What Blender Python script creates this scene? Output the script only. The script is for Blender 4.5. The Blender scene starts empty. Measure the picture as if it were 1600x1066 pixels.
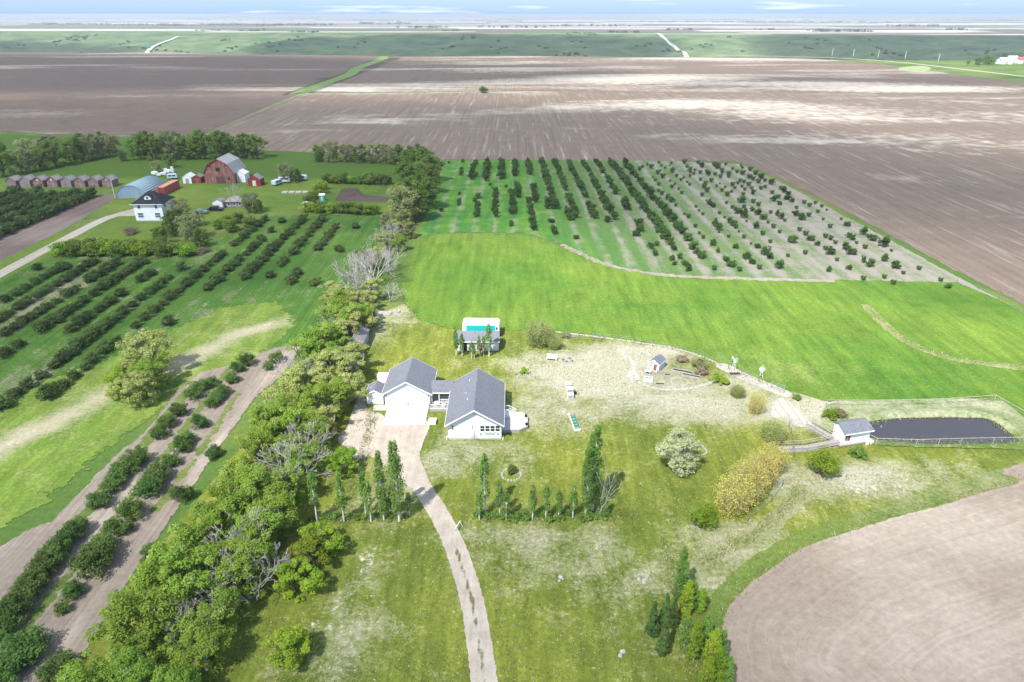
import bpy, math, random
import numpy as np
from mathutils import Vector

# ------------------------------------------------------------------ camera, world, sun, exposure
scene = bpy.context.scene
FPX, CAM_H = 1067.0, 58.0                    # focal length in pixels of the 1600 px photograph, drone height in metres
PITCH = math.atan(511 / FPX)
cam_d = bpy.data.cameras.new('camera'); cam = bpy.data.objects.new('camera', cam_d)
scene.collection.objects.link(cam); scene.camera = cam
cam.location = (0, 0, CAM_H); cam.rotation_euler = (math.pi / 2 - PITCH, 0, 0)
cam_d.sensor_width = 36; cam_d.lens = FPX / 1600 * 36; cam_d.clip_start = 0.5; cam_d.clip_end = 120000

SUN_EL = math.radians(53.5)
SX, SY = -0.54, -0.84                        # horizontal direction towards the sun
sun_l = bpy.data.lights.new('sun', 'SUN'); sun_l.energy = 4.2; sun_l.angle = math.radians(0.8); sun_l.color = (1, .96, .9)
sun = bpy.data.objects.new('sun', sun_l); scene.collection.objects.link(sun)
to_sun = Vector((SX * math.cos(SUN_EL), SY * math.cos(SUN_EL), math.sin(SUN_EL))).normalized()
sun.rotation_euler = to_sun.to_track_quat('Z', 'Y').to_euler(); sun.location = (-60, -90, 200)

scene.view_settings.view_transform = 'Standard'; scene.view_settings.look = 'None'
scene.view_settings.exposure = 1.1; scene.view_settings.gamma = 1
scene.cycles.max_bounces = 5; scene.cycles.diffuse_bounces = 2; scene.cycles.glossy_bounces = 2; scene.cycles.transmission_bounces = 2; scene.cycles.transparent_max_bounces = 16

world = bpy.data.worlds.new('World'); scene.world = world; world.use_nodes = True
wn = world.node_tree; wn.nodes.clear()
wo = wn.nodes.new('ShaderNodeOutputWorld'); bg = wn.nodes.new('ShaderNodeBackground')
sky = wn.nodes.new('ShaderNodeTexSky'); sky.sky_type = 'NISHITA'; sky.sun_disc = False
sky.sun_elevation = SUN_EL; sky.sun_rotation = math.atan2(SX, SY); sky.altitude = 500; sky.dust_density = .6; sky.ozone_density = 2.0
tc = wn.nodes.new('ShaderNodeTexCoord'); mp = wn.nodes.new('ShaderNodeMapping'); mp.inputs['Scale'].default_value = (3.0, 3.0, 60)
ns = wn.nodes.new('ShaderNodeTexNoise'); ns.inputs['Scale'].default_value = 2.2; ns.inputs['Detail'].default_value = 5
rp = wn.nodes.new('ShaderNodeMapRange'); rp.inputs[1].default_value = .58; rp.inputs[2].default_value = .76; rp.clamp = True
mx = wn.nodes.new('ShaderNodeMix'); mx.data_type = 'RGBA'; mx.inputs['B'].default_value = (4.8, 5.0, 5.2, 1)
tint = wn.nodes.new('ShaderNodeMix'); tint.data_type = 'RGBA'; tint.blend_type = 'MULTIPLY'; tint.inputs['Factor'].default_value = 1
tint.inputs['B'].default_value = (1.0, 1.0, .97, 1)
wn.links.new(tc.outputs['Generated'], mp.inputs['Vector']); wn.links.new(mp.outputs['Vector'], ns.inputs['Vector'])
wn.links.new(ns.outputs['Fac'], rp.inputs[0]); wn.links.new(sky.outputs['Color'], tint.inputs['A'])
wn.links.new(tint.outputs['Result'], mx.inputs['A']); wn.links.new(rp.outputs[0], mx.inputs['Factor'])
# pale blue air low over the whole horizon
sz = wn.nodes.new('ShaderNodeSeparateXYZ'); wn.links.new(tc.outputs['Generated'], sz.inputs[0])
hr = wn.nodes.new('ShaderNodeMapRange'); hr.inputs[1].default_value = .0; hr.inputs[2].default_value = .16; hr.inputs[3].default_value = .95; hr.inputs[4].default_value = 0; hr.clamp = True; wn.links.new(sz.outputs['Z'], hr.inputs[0])
hx = wn.nodes.new('ShaderNodeMix'); hx.data_type = 'RGBA'; hx.inputs['B'].default_value = (1.75, 2.65, 4.5, 1); wn.links.new(hr.outputs[0], hx.inputs['Factor']); wn.links.new(tint.outputs['Result'], hx.inputs['A']); wn.links.new(hx.outputs['Result'], mx.inputs['A'])
wn.links.new(mx.outputs['Result'], bg.inputs['Color']); wn.links.new(bg.outputs[0], wo.inputs['Surface'])
bg.inputs['Strength'].default_value = 0.12

# ------------------------------------------------------------------ helpers
COL = scene.collection
def G(px, py, z=0.0):
    """survey: point at height z seen at this pixel of the 1600x1066 photograph"""
    u = (px - 800) / FPX; v = (py - 533) / FPX
    t = (CAM_H - z) / (math.sin(PITCH) + v * math.cos(PITCH))
    return (t * u, t * (math.cos(PITCH) - v * math.sin(PITCH)))
def GP(pts): return np.array([G(*p) for p in pts])
ORD = ['first','second','third','fourth','fifth','sixth','seventh','eighth','ninth','tenth','eleventh','twelfth','thirteenth',
       'fourteenth','fifteenth','sixteenth','seventeenth','eighteenth','nineteenth','twentieth']
def ordinal(i):
    if i < 20: return ORD[i]
    tens = {2:'twenty',3:'thirty',4:'forty',5:'fifty',6:'sixty'}[(i + 1) // 10]
    r = (i + 1) % 10
    return tens + '-' + ORD[r - 1] if r else {2:'twentieth',3:'thirtieth',4:'fortieth',5:'fiftieth',6:'sixtieth'}[(i+1)//10]
def tag(o, label=None, cat=None, group=None, kind=None):
    if label: o['label'] = label
    if cat: o['category'] = cat
    if group: o['group'] = group
    if kind: o['kind'] = kind
    return o
def empty(name, loc, rz=0.0, label=None, cat=None, group=None, s=None):
    o = bpy.data.objects.new(name, None); COL.objects.link(o); o.location = (loc[0], loc[1], loc[2] if len(loc) > 2 else 0)
    o.rotation_euler = (0, 0, rz); o.empty_display_size = .3
    if s: o.scale = s if isinstance(s, tuple) else (s, s, s)
    return tag(o, label, cat, group)
def link(name, mesh, parent=None, loc=None, rz=0.0, s=None):
    o = bpy.data.objects.new(name, mesh); COL.objects.link(o); o.parent = parent
    if loc is not None: o.location = (loc[0], loc[1], loc[2] if len(loc) > 2 else 0)
    o.rotation_euler = (0, 0, rz)
    if s: o.scale = s if isinstance(s, tuple) else (s, s, s)
    return o
def mesh_np(name, V, F, mats=(), attrs=None, smooth=False, midx=None):
    """fast mesh from arrays; F is (n,3) or (n,4)"""
    V = np.asarray(V, np.float32); F = np.asarray(F, np.int32); k = F.shape[1]; n = len(F)
    me = bpy.data.meshes.new(name); me.vertices.add(len(V)); me.vertices.foreach_set('co', V.ravel())
    me.loops.add(n * k); me.loops.foreach_set('vertex_index', F.ravel())
    me.polygons.add(n); me.polygons.foreach_set('loop_start', np.arange(0, n * k, k, dtype=np.int32))
    try: me.polygons.foreach_set('loop_total', np.full(n, k, np.int32))
    except Exception: pass
    for m in mats: me.materials.append(m)
    if midx is not None: me.polygons.foreach_set('material_index', np.asarray(midx, np.int32))
    if smooth: me.polygons.foreach_set('use_smooth', np.ones(n, bool))
    for a, val in (attrs or {}).items():
        at = me.attributes.new(a, 'FLOAT', 'POINT'); at.data.foreach_set('value', np.asarray(val, np.float32))
    me.update(calc_edges=True); return me

class MB:
    """collects boxes, prisms and bars and links them as ONE mesh"""
    def __init__(s): s.v = []; s.f = []
    def add(s, vs, fs):
        o = len(s.v); s.v += [tuple(v) for v in vs]; s.f += [tuple(i + o for i in f) for f in fs]; return s
    def box(s, x0, x1, y0, y1, z0, z1):
        return s.add([(x0,y0,z0),(x1,y0,z0),(x1,y1,z0),(x0,y1,z0),(x0,y0,z1),(x1,y0,z1),(x1,y1,z1),(x0,y1,z1)],
                     [(3,2,1,0),(4,5,6,7),(0,1,5,4),(1,2,6,5),(2,3,7,6),(3,0,4,7)])
    def hexa(s, a, b):          # two loops of four points
        return s.add(list(a) + list(b), [(3,2,1,0),(4,5,6,7),(0,1,5,4),(1,2,6,5),(2,3,7,6),(3,0,4,7)])
    def prism(s, poly, d):      # poly: 3D loop, d: extrusion vector
        n = len(poly); d = Vector(d); a = [Vector(p) for p in poly]; b = [p + d for p in a]
        return s.add(a + b, [tuple(range(n))[::-1], tuple(range(n, 2*n))] + [(i, (i+1) % n, n + (i+1) % n, n + i) for i in range(n)])
    def bar(s, p, q, r=.04, r2=None, n=6):
        p = Vector(p); q = Vector(q); d = (q - p)
        if d.length < 1e-6: return s
        d.normalize(); u = d.orthogonal().normalized(); w = d.cross(u); r2 = r if r2 is None else r2
        vs = [p + (u * math.cos(2*math.pi*i/n) + w * math.sin(2*math.pi*i/n)) * r for i in range(n)]
        vs += [q + (u * math.cos(2*math.pi*i/n) + w * math.sin(2*math.pi*i/n)) * r2 for i in range(n)]
        return s.add(vs, [(i, (i+1) % n, n + (i+1) % n, n + i) for i in range(n)] + [tuple(range(n))[::-1], tuple(range(n, 2*n))])
    def build(s, name, mat, parent=None, loc=None, rz=0.0, smooth=False):
        me = bpy.data.meshes.new(name); me.from_pydata(s.v, [], s.f); me.materials.append(mat)
        if smooth: me.polygons.foreach_set('use_smooth', np.ones(len(me.polygons), bool))
        me.update(); return link(name, me, parent, loc, rz)

# ------------------------------------------------------------------ materials
class NT:
    def __init__(s, name):
        s.m = bpy.data.materials.new(name); s.m.use_nodes = True; s.t = s.m.node_tree; s.t.nodes.clear()
        s.o = s.t.nodes.new('ShaderNodeOutputMaterial'); s._p = None
    def n(s, ty, **kw):
        x = s.t.nodes.new(ty)
        for k, v in kw.items(): setattr(x, k, v)
        return x
    def put(s, sock, v):
        if hasattr(v, 'is_output') or isinstance(v, bpy.types.NodeSocket): s.t.links.new(v, sock)
        elif v is not None:
            if isinstance(v, (tuple, list)) and len(v) == 3 and sock.type == 'RGBA': v = (*v, 1)
            sock.default_value = v
    def pos(s):
        if s._p is None: s._p = s.n('ShaderNodeNewGeometry').outputs['Position']
        return s._p
    def obj(s): return s.n('ShaderNodeTexCoord').outputs['Object']
    def map(s, vec, sc=(1,1,1), rot=(0,0,0), loc=(0,0,0)):
        x = s.n('ShaderNodeMapping'); s.put(x.inputs[0], vec); x.inputs['Scale'].default_value = sc; x.inputs['Rotation'].default_value = rot
        x.inputs['Location'].default_value = loc; return x.outputs[0]
    def noise(s, scale, detail=3, rough=.55, vec=None, dist=0):
        x = s.n('ShaderNodeTexNoise'); s.put(x.inputs['Vector'], vec if vec is not None else s.pos())
        x.inputs['Scale'].default_value = scale; x.inputs['Detail'].default_value = detail; x.inputs['Roughness'].default_value = rough
        x.inputs['Distortion'].default_value = dist; return x.outputs['Fac']
    def rng(s, v, a, b, c=0., d=1.):
        x = s.n('ShaderNodeMapRange'); s.put(x.inputs[0], v); x.inputs[1].default_value = a; x.inputs[2].default_value = b
        x.inputs[3].default_value = c; x.inputs[4].default_value = d; x.clamp = True; return x.outputs[0]
    def math(s, op, a, b=None):
        x = s.n('ShaderNodeMath', operation=op); s.put(x.inputs[0], a)
        if b is not None: s.put(x.inputs[1], b)
        return x.outputs[0]
    def mix(s, f, a, b, blend='MIX'):
        x = s.n('ShaderNodeMix', data_type='RGBA', blend_type=blend); s.put(x.inputs['Factor'], f); s.put(x.inputs['A'], a); s.put(x.inputs['B'], b)
        return x.outputs['Result']
    def attr(s, name): 
        x = s.n('ShaderNodeAttribute'); x.attribute_name = name; return x.outputs['Fac']
    def sep(s, v):
        x = s.n('ShaderNodeSeparateXYZ'); s.put(x.inputs[0], v); return x.outputs
    def bump(s, h, strength=.5, dist=.1):
        x = s.n('ShaderNodeBump'); s.put(x.inputs['Height'], h); x.inputs['Strength'].default_value = strength; x.inputs['Distance'].default_value = dist; return x.outputs[0]
    def bsdf(s, col, rough=.9, normal=None, spec=.2, metal=0):
        x = s.n('ShaderNodeBsdfPrincipled'); s.put(x.inputs['Base Color'], col); s.put(x.inputs['Roughness'], rough)
        x.inputs['Specular IOR Level'].default_value = spec; x.inputs['Metallic'].default_value = metal
        if normal is not None: s.put(x.inputs['Normal'], normal)
        return x.outputs[0]
    def mixsh(s, f, a, b):
        x = s.n('ShaderNodeMixShader'); s.put(x.inputs[0], f); s.put(x.inputs[1], a); s.put(x.inputs[2], b); return x.outputs[0]
    def done(s, sh): s.put(s.o.inputs['Surface'], sh); return s.m

def plain(name, col, rough=.7, var=.12, scale=1.5, spec=.25, metal=0, bumpy=0, world=False):
    t = NT(name); vec = t.pos() if world else t.obj()
    f = t.noise(scale, 4, .6, vec); c = t.mix(t.rng(f, .3, .7), tuple(x * (1 - var) for x in col), tuple(min(1, x * (1 + var)) for x in col))
    return t.done(t.bsdf(c, rough, t.bump(f, bumpy, .05) if bumpy else None, spec, metal))
M = {}
M['white'] = plain('white_paint', (.7,.7,.69), .6, .05, .8)
M['white_trim'] = plain('white_trim', (.8,.8,.8), .5, .02)
M['grey'] = plain('grey_paint', (.3,.31,.32), .7)
M['dark'] = plain('dark_opening', (.02,.02,.022), .8)
M['black_paint'] = plain('black_car_paint', (.012,.012,.016), .25, .1, 1, .5)
M['blue_paint'] = plain('blue_car_paint', (.08,.2,.3), .3, .1, 1, .5)
M['teal'] = plain('teal_paint', (.01,.42,.40), .5, .08, 2)
M['paleblue'] = plain('pale_blue_paint', (.45,.6,.62), .5, .08)
M['rubber'] = plain('rubber', (.02,.02,.02), .8)
M['metal'] = plain('galvanised_metal', (.42,.44,.45), .45, .1, 2, .5, .6)
M['red_box'] = plain('red_container_paint', (.42,.10,.07), .6, .15, .8)
M['red_wood'] = plain('red_boards', (.26,.045,.04), .8, .3, 1.2, .1)
M['bark'] = plain('bark', (.13,.11,.085), .95, .35, 6, .1)
M['pale_bark'] = plain('pale_bark', (.62,.6,.54), .9, .2, 4, .1)
M['dead'] = plain('dead_wood', (.42,.39,.36), .95, .25, 3, .1)
M['wood'] = plain('weathered_wood', (.36,.33,.3), .9, .2, 3, .1)
M['post'] = plain('fence_post_wood', (.2,.17,.14), .9, .25, 4, .1)
M['brown_door'] = plain('brown_door_paint', (.25,.1,.05), .7)
M['concrete'] = plain('concrete', (.46,.44,.41), .9, .08, .7, .1, world=True)
M['rock'] = plain('pale_stone', (.4,.38,.34), .9, .2, 3, .1)
M['brick'] = plain('chimney_brick', (.35,.12,.09), .9, .2, 5)
M['soil'] = plain('dark_garden_soil', (.07,.05,.04), .95, .3, 1, .05, world=True)
M['green_paint'] = plain('green_garden_mesh', (.1,.3,.18), .6)
M['orange'] = plain('orange_lamp', (.6,.12,.02), .4)

def siding(name, col, pitch=.16, vertical=False, var=.05, wear=None):
    t = NT(name); p = t.obj(); s = t.sep(p)
    axis = t.math('ADD', s['X'], s['Y']) if vertical else s['Z']
    fr = t.math('FRACT', t.math('DIVIDE', axis, pitch)); f = t.noise(1.3, 4, .6, p)
    c = t.mix(t.rng(f, .3, .7), tuple(x * (1 - var) for x in col), tuple(min(1, x * (1 + var)) for x in col))
    if wear:
        st = t.noise(1.0, 4, .7, t.map(p, (3.2, 3.2, .35) if vertical else (.6, .6, 7)))
        c = t.mix(t.rng(st, .48, .68), c, wear)
    return t.done(t.bsdf(c, .75, t.bump(t.rng(fr, 0, .12), .5, .02), .2))
M['siding'] = siding('white_siding', (.8,.81,.82), .18)
M['siding2'] = siding('pale_grey_siding', (.58,.62,.64), .18)
M['barn'] = siding('faded_red_barn_boards', (.22,.075,.06), .3, True, .2, (.34,.25,.22))
M['granary'] = siding('faded_granary_boards', (.23,.13,.12), .2, False, .2, (.3,.27,.25))
M['granary_grey'] = siding('grey_granary_boards', (.27,.25,.24), .2, False, .2, (.2,.14,.13))
def shingle(name, col, patch=None):
    t = NT(name); p = t.obj()
    f = t.noise(5, 2, .7, p); g = t.noise(.5, 3, .5, p)
    c = t.mix(t.rng(f, .3, .72), tuple(x * .62 for x in col), tuple(x * 1.4 for x in col))
    c = t.mix(t.rng(g, .3, .7), c, t.mix(.5, c, tuple(x * 1.15 for x in col)))
    if patch: c = t.mix(t.rng(t.noise(.8, 4, .6, p), .45, .6), c, patch)
    return t.done(t.bsdf(c, .9, t.bump(f, .5, .03), .15))
M['shingle'] = shingle('grey_blue_shingles', (.16,.168,.19))
M['shingle_dark'] = shingle('dark_shingles', (.025,.027,.035))
M['shingle_old'] = shingle('worn_grey_shingles', (.2,.19,.19), (.32,.29,.27))
M['barn_roof'] = shingle('weathered_barn_roof', (.3,.3,.31), (.4,.37,.35))
M['arch'] = siding('blue_grey_corrugated_steel', (.25,.36,.4), .25, True, .06)
def glass(name, col=(.03,.04,.05)):
    t = NT(name); return t.done(t.bsdf(col, .08, None, .6))
M['glass'] = glass('window_glass'); M['glass_blue'] = glass('window_glass_blue', (.1,.16,.19))

def leaf(name, c1, c2, c3=None, trans=.4, objvar=.25):
    """leaf colour varies from leaf to leaf and from plant to plant"""
    t = NT(name); a = t.attr('tint')
    oi = t.n('ShaderNodeObjectInfo').outputs['Random']
    c = t.mix(t.rng(a, 0, 1), c1, c2)
    if c3: c = t.mix(t.rng(a, .86, .9), c, c3)
    hs = t.n('ShaderNodeHueSaturation'); t.put(hs.inputs['Color'], c)
    t.put(hs.inputs['Hue'], t.rng(oi, 0, 1, .5 - .035 * objvar * 2, .5 + .035 * objvar * 2)); t.put(hs.inputs['Value'], t.rng(t.math('FRACT', t.math('MULTIPLY', oi, 7.31)), 0, 1, 1 - objvar, 1 + objvar))
    d = t.bsdf(hs.outputs[0], .65, None, .15); tr = t.n('ShaderNodeBsdfTranslucent'); t.put(tr.inputs['Color'], hs.outputs[0])
    return t.done(t.mixsh(trans, d, tr.outputs[0]))
M['leaf_wind'] = leaf('windbreak_leaves', (.165,.28,.03), (.33,.47,.07), (.47,.5,.25), .42, .13)
M['leaf_pale'] = leaf('pale_grey_green_leaves', (.25,.285,.10), (.40,.43,.19), (.46,.43,.31))
M['leaf_mid'] = leaf('mid_green_leaves', (.10,.18,.028), (.21,.3,.05), (.28,.33,.12))
M['leaf_dark'] = leaf('dark_orchard_leaves', (.045,.1,.022), (.105,.18,.042), (.14,.19,.05))
M['leaf_orch'] = leaf('orchard_bush_leaves', (.06,.115,.028), (.15,.215,.06), (.22,.2,.1))
M['leaf_near'] = leaf('near_bush_leaves', (.065,.13,.026), (.14,.23,.05), (.18,.24,.09))
M['leaf_poplar'] = leaf('poplar_leaves', (.11,.215,.032), (.22,.36,.07), (.32,.4,.15), .4, .12)
M['leaf_grn'] = leaf('bright_green_leaves', (.16,.27,.018), (.31,.43,.04), (.4,.46,.08))
M['leaf_yellow'] = leaf('yellow_willow_leaves', (.52,.46,.07), (.74,.64,.16), (.5,.52,.13), .3, .1)
M['leaf_silver'] = leaf('silver_leaves', (.36,.39,.18), (.58,.6,.36), (.26,.33,.12), .25, .05)
M['leaf_spruce'] = leaf('spruce_needles', (.045,.10,.022), (.09,.165,.04), None, .1)
M['leaf_brown'] = leaf('brown_twiggy_leaves', (.2,.15,.1), (.3,.24,.17), (.2,.22,.08), .2)
M['leaf_lime'] = leaf('pale_lime_leaves', (.28,.33,.08), (.46,.5,.17), (.5,.48,.28), .4, .12)
M['leaf_turf'] = leaf('turf_blades', (.15,.22,.045), (.3,.34,.1), (.5,.48,.34), .4, 0)
M['leaf_grass'] = leaf('rough_grass', (.16,.22,.06), (.3,.33,.12), (.48,.44,.28), .3, 0)

def edge_mix(t, shader, amp, soft, scale):
    e = t.attr('edge'); n = t.noise(scale, 4, .65)
    v = t.math('ADD', e, t.math('MULTIPLY', t.math('SUBTRACT', n, .5), amp * 2))
    tr = t.n('ShaderNodeBsdfTransparent')
    return t.mixsh(t.rng(v, -.015, .015), tr.outputs[0], shader)

def grass_mat(name, green, green2, dry, bare, amp=1.2, soft=.25, scale=.35, bias=0., streak=None, mot=1.0, furrow=None):
    """mown or rough grass: green, yellower green, dry straw, bare ground; attributes dry / lush / bare steer it"""
    t = NT(name)
    big = t.noise(.035, 3, .5); mid = t.noise(.22, 4, .6); fine = t.noise(1.6, 5, .75); tiny = t.noise(5, 3, .75)
    c = t.mix(t.rng(t.math('ADD', t.math('MULTIPLY', big, .6), t.math('MULTIPLY', mid, .4)), .36, .62), green, green2)
    tone = t.math('ADD', t.math('MULTIPLY', fine, .6), t.math('MULTIPLY', tiny, .4))
    c = t.mix(1., c, t.mix(t.rng(tone, .25, .75), (.42,.42,.40), (1.6,1.6,1.56)), 'MULTIPLY')
    if streak:
        sp = t.noise(1, 3, .6, t.map(t.pos(), streak)); c = t.mix(1., c, t.mix(t.rng(sp, .3, .7), (.74,.76,.72), (1.24,1.22,1.2)), 'MULTIPLY')
    if furrow:
        x = t.sep(t.pos())['X']; wob = t.math('MULTIPLY', mid, 1.2)
        fr = t.math('ABSOLUTE', t.math('SUBTRACT', t.math('FRACT', t.math('DIVIDE', t.math('ADD', x, wob), furrow)), .5))
        c = t.mix(t.rng(fr, .12, .4), t.mix(.22, c, tuple(q * .45 for q in green)), c)
    d = t.math('ADD', t.attr('dry'), t.math('MULTIPLY', t.math('SUBTRACT', t.math('ADD', t.math('MULTIPLY', mid, .55), t.math('MULTIPLY', fine, .45)), .5), 1.9 * mot))
    c = t.mix(t.rng(t.math('ADD', d, bias), .12, .75), c, t.mix(t.rng(tone, .25, .75), tuple(q * .72 for q in dry), tuple(q * 1.25 for q in dry)))
    b = t.math('ADD', t.attr('bare'), t.math('MULTIPLY', t.math('SUBTRACT', t.math('ADD', t.math('MULTIPLY', fine, .65), t.math('MULTIPLY', mid, .35)), .5), 2.2 * mot))
    c = t.mix(t.rng(b, .42, .66), c, t.mix(t.rng(tiny, .3, .7), tuple(q * .8 for q in bare), tuple(q * 1.15 for q in bare)))
    spk = t.noise(2.3, 2, .5); c = t.mix(t.rng(t.math('ADD', spk, t.math('MULTIPLY', d, .10)), .66, .72), c, t.mix(.4, c, bare))
    l = t.math('ADD', t.attr('lush'), t.math('MULTIPLY', t.math('SUBTRACT', mid, .5), 1.2))
    c = t.mix(t.rng(l, .25, .7), c, t.mix(t.rng(tone, .25, .75), tuple(q * .6 for q in green), tuple(q * 1.05 for q in green)))
    sh = t.bsdf(c, .95, t.bump(tone, .9, .12), .05)
    return t.done(edge_mix(t, sh, amp, soft, scale))

def soil_mat(name, base, pale, dark, amp=.8, soft=.3, scale=.3, streak=(1.6,.03,1), streak2=None, concentric=False, relief=(.006,.02,1), th=(.5,.72), seg=None):
    t = NT(name)
    big = t.noise(1., 4, .55, t.map(t.pos(), relief), .4); mid = t.noise(.12, 4, .6); fine = t.noise(1.1, 5, .75)
    c = t.mix(t.rng(mid, .35, .65), base, tuple(.5 * (a + b) for a, b in zip(base, dark)))
    c = t.mix(t.rng(t.math('ADD', big, t.math('MULTIPLY', t.math('SUBTRACT', mid, .5), .22)), *th), c, pale)
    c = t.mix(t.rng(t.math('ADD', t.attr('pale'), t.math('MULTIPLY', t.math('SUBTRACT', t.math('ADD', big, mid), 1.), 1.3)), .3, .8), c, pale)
    if concentric:
        e = t.attr('edge'); cx = t.n('ShaderNodeCombineXYZ'); t.put(cx.inputs[0], t.math('ADD', t.math('MULTIPLY', e, 1.7), t.math('MULTIPLY', mid, 2.5)))
        st = t.noise(1., 3, .6, cx.outputs[0]); st = t.math('ADD', t.math('MULTIPLY', st, .62), t.math('MULTIPLY', t.noise(.9, 4, .7), .38))
    else: st = t.noise(1., 3, .65, t.map(t.pos(), streak), .1)
    c = t.mix(1., c, t.mix(t.rng(st, .3, .7), (.80,.80,.80), (1.18,1.17,1.16)), 'MULTIPLY')
    if streak2:
        s2 = t.noise(1., 4, .7, t.map(t.pos(), streak2)); c = t.mix(t.rng(s2, .56, .72), c, t.mix(.6, c, pale))
    c = t.mix(1., c, t.mix(t.rng(fine, .25, .75), (.80,.79,.78), (1.2,1.2,1.2)), 'MULTIPLY')
    sh = t.bsdf(c, .95, t.bump(t.math('ADD', fine, st), .7, .12), .05)
    return t.done(edge_mix(t, sh, amp, soft, scale))

# ------------------------------------------------------------------ ground sheets
def smooth_poly(P, n=6, closed=True):
    P = np.asarray(P, float); N = len(P); out = []
    rngi = range(N) if closed else range(N - 1)
    for i in rngi:
        p0, p1, p2, p3 = (P[(i + k) % N] for k in (-1, 0, 1, 2)) if closed else (P[max(i-1,0)], P[i], P[i+1], P[min(i+2,N-1)])
        for j in range(n):
            t = j / n
            out.append(.5 * ((2*p1) + (-p0+p2)*t + (2*p0-5*p1+4*p2-p3)*t*t + (-p0+3*p1-3*p2+p3)*t**3))
    if not closed: out.append(P[-1])
    return np.array(out)
def seg_dist(x, y, P, closed=True):
    d = np.full(x.shape, 1e9); n = len(P)
    for i in range(n if closed else n - 1):
        a = P[i]; b = P[(i + 1) % n]; ab = b - a; L = max(ab @ ab, 1e-9)
        t = np.clip(((x - a[0]) * ab[0] + (y - a[1]) * ab[1]) / L, 0, 1)
        d = np.minimum(d, np.hypot(x - a[0] - t * ab[0], y - a[1] - t * ab[1]))
    return d
def inside(x, y, P):
    r = np.zeros(x.shape, bool); n = len(P)
    for i in range(n):
        a = P[i]; b = P[(i + 1) % n]
        if a[1] == b[1]: continue
        c = ((a[1] > y) != (b[1] > y)) & (x < (b[0] - a[0]) * (y - a[1]) / (b[1] - a[1]) + a[0]); r ^= c
    return r
def sdf(x, y, P): return np.where(inside(x, y, P), 1, -1) * seg_dist(x, y, P)
def blobs(lst):
    """soft patches: (px, py, radius x m, radius y m, weight)"""
    L = [(*G(a, b), rx, ry, w) for a, b, rx, ry, w in lst]
    def fn(x, y):
        v = np.zeros(x.shape)
        for cx, cy, rx, ry, w in L: v = v + w * np.exp(-((x - cx) / rx) ** 2 - ((y - cy) / ry) ** 2)
        return v
    return fn
def sheet(name, mat, z, cell, poly=None, path=None, width=0, attrs=None, zf=None, pad=1.0, smooth=0, label=None, parent=None):
    if poly is not None:
        P = smooth_poly(poly, smooth) if smooth else np.asarray(poly, float); f = lambda x, y: sdf(x, y, P)
    else:
        P = smooth_poly(path, 8, False); f = lambda x, y: width - seg_dist(x, y, P, False)
    m = (width if poly is None else 0) + pad + cell
    xs = np.arange(P[:,0].min() - m, P[:,0].max() + m + cell, cell); ys = np.arange(P[:,1].min() - m, P[:,1].max() + m + cell, cell)
    X, Y = np.meshgrid(xs, ys); e = f(X, Y)
    ok = np.maximum.reduce([e[:-1,:-1], e[1:,:-1], e[1:,1:], e[:-1,1:]]) > -pad
    idx = np.arange(X.size).reshape(X.shape)
    F = np.stack([idx[:-1,:-1][ok], idx[:-1,1:][ok], idx[1:,1:][ok], idx[1:,:-1][ok]], 1)
    used = np.unique(F); rm = np.full(X.size, -1); rm[used] = np.arange(len(used)); F = rm[F]
    x = X.ravel()[used]; y = Y.ravel()[used]; e = e.ravel()[used]
    zz = np.full(x.shape, float(z)) if zf is None else zf(x, y, e) + z
    A = {'edge': np.clip(e, -60, 400)}
    for k in ('dry', 'lush', 'bare'): A[k] = (attrs or {}).get(k, lambda a, b: np.zeros(a.shape))(x, y)
    for k, fn in (attrs or {}).items():
        if k not in A: A[k] = fn(x, y)
    o = link(name, mesh_np(name, np.stack([x, y, zz], 1), F, [mat], A, True), parent)
    o['kind'] = 'structure'
    return o
# ------------------------------------------------------------------ the land
rs = np.random.RandomState(5)
def vnoise(x, y, seed=0):
    """smooth value noise"""
    def h(i, j): 
        n = (i.astype(np.int64) * 374761393 + j.astype(np.int64) * 668265263 + seed * 974634777) & 0x7fffffff
        n = ((n ^ (n >> 13)) * 1274126177) & 0x7fffffff
        return ((n ^ (n >> 16)) & 0xffff) / 65535.
    xi = np.floor(x); yi = np.floor(y); fx = x - xi; fy = y - yi; fx = fx*fx*(3-2*fx); fy = fy*fy*(3-2*fy)
    a = h(xi, yi); b = h(xi+1, yi); c = h(xi, yi+1); d = h(xi+1, yi+1)
    return (a*(1-fx)+b*fx)*(1-fy) + (c*(1-fx)+d*fx)*fy
def rim(x): return 1120 - 290 * np.tanh(x / 1900.) + 22 * np.sin(x / 130.) + 9 * np.sin(x / 47. + 1)
def land_z(x, s):
    """s = metres beyond the rim of the valley"""
    u = np.clip(s / 1350., 0, 1)
    dip = np.where(u < .36, np.sin(np.clip(u / .36, 0, 1) * math.pi / 2) ** 1.2, np.cos(np.clip((u - .36) / .64, 0, 1) * math.pi / 2) ** 1.1)
    g = np.abs(vnoise(x / 150. + vnoise(x / 300., s / 200., 3) * 1.5, s / 420., 1) - .5) * 2
    g2 = np.abs(vnoise(x / 55., s / 150., 2) - .5) * 2
    return np.where(s > 0, -44 * dip + dip * (30 * (g - .45) + 14 * (g2 - .4)), 0) - .06
def growth(a, b, d0, k):
    out = [a]; d = d0
    while out[-1] < b: out.append(out[-1] + d); d *= k
    return out
xs = np.array(sorted(set([-v for v in growth(1800, 42000, 40, 1.18)] + list(np.arange(-1800, 1801, 18.)) + growth(1800, 42000, 40, 1.18))))
ss = np.array([-1500, -1000, -500, -150, -40, -12] + list(np.arange(0, 1400, 17.)) + growth(1400, 45000, 25, 1.16))
X, S = np.meshgrid(xs, ss); Y = S + rim(X); Z = land_z(X, S)
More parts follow.
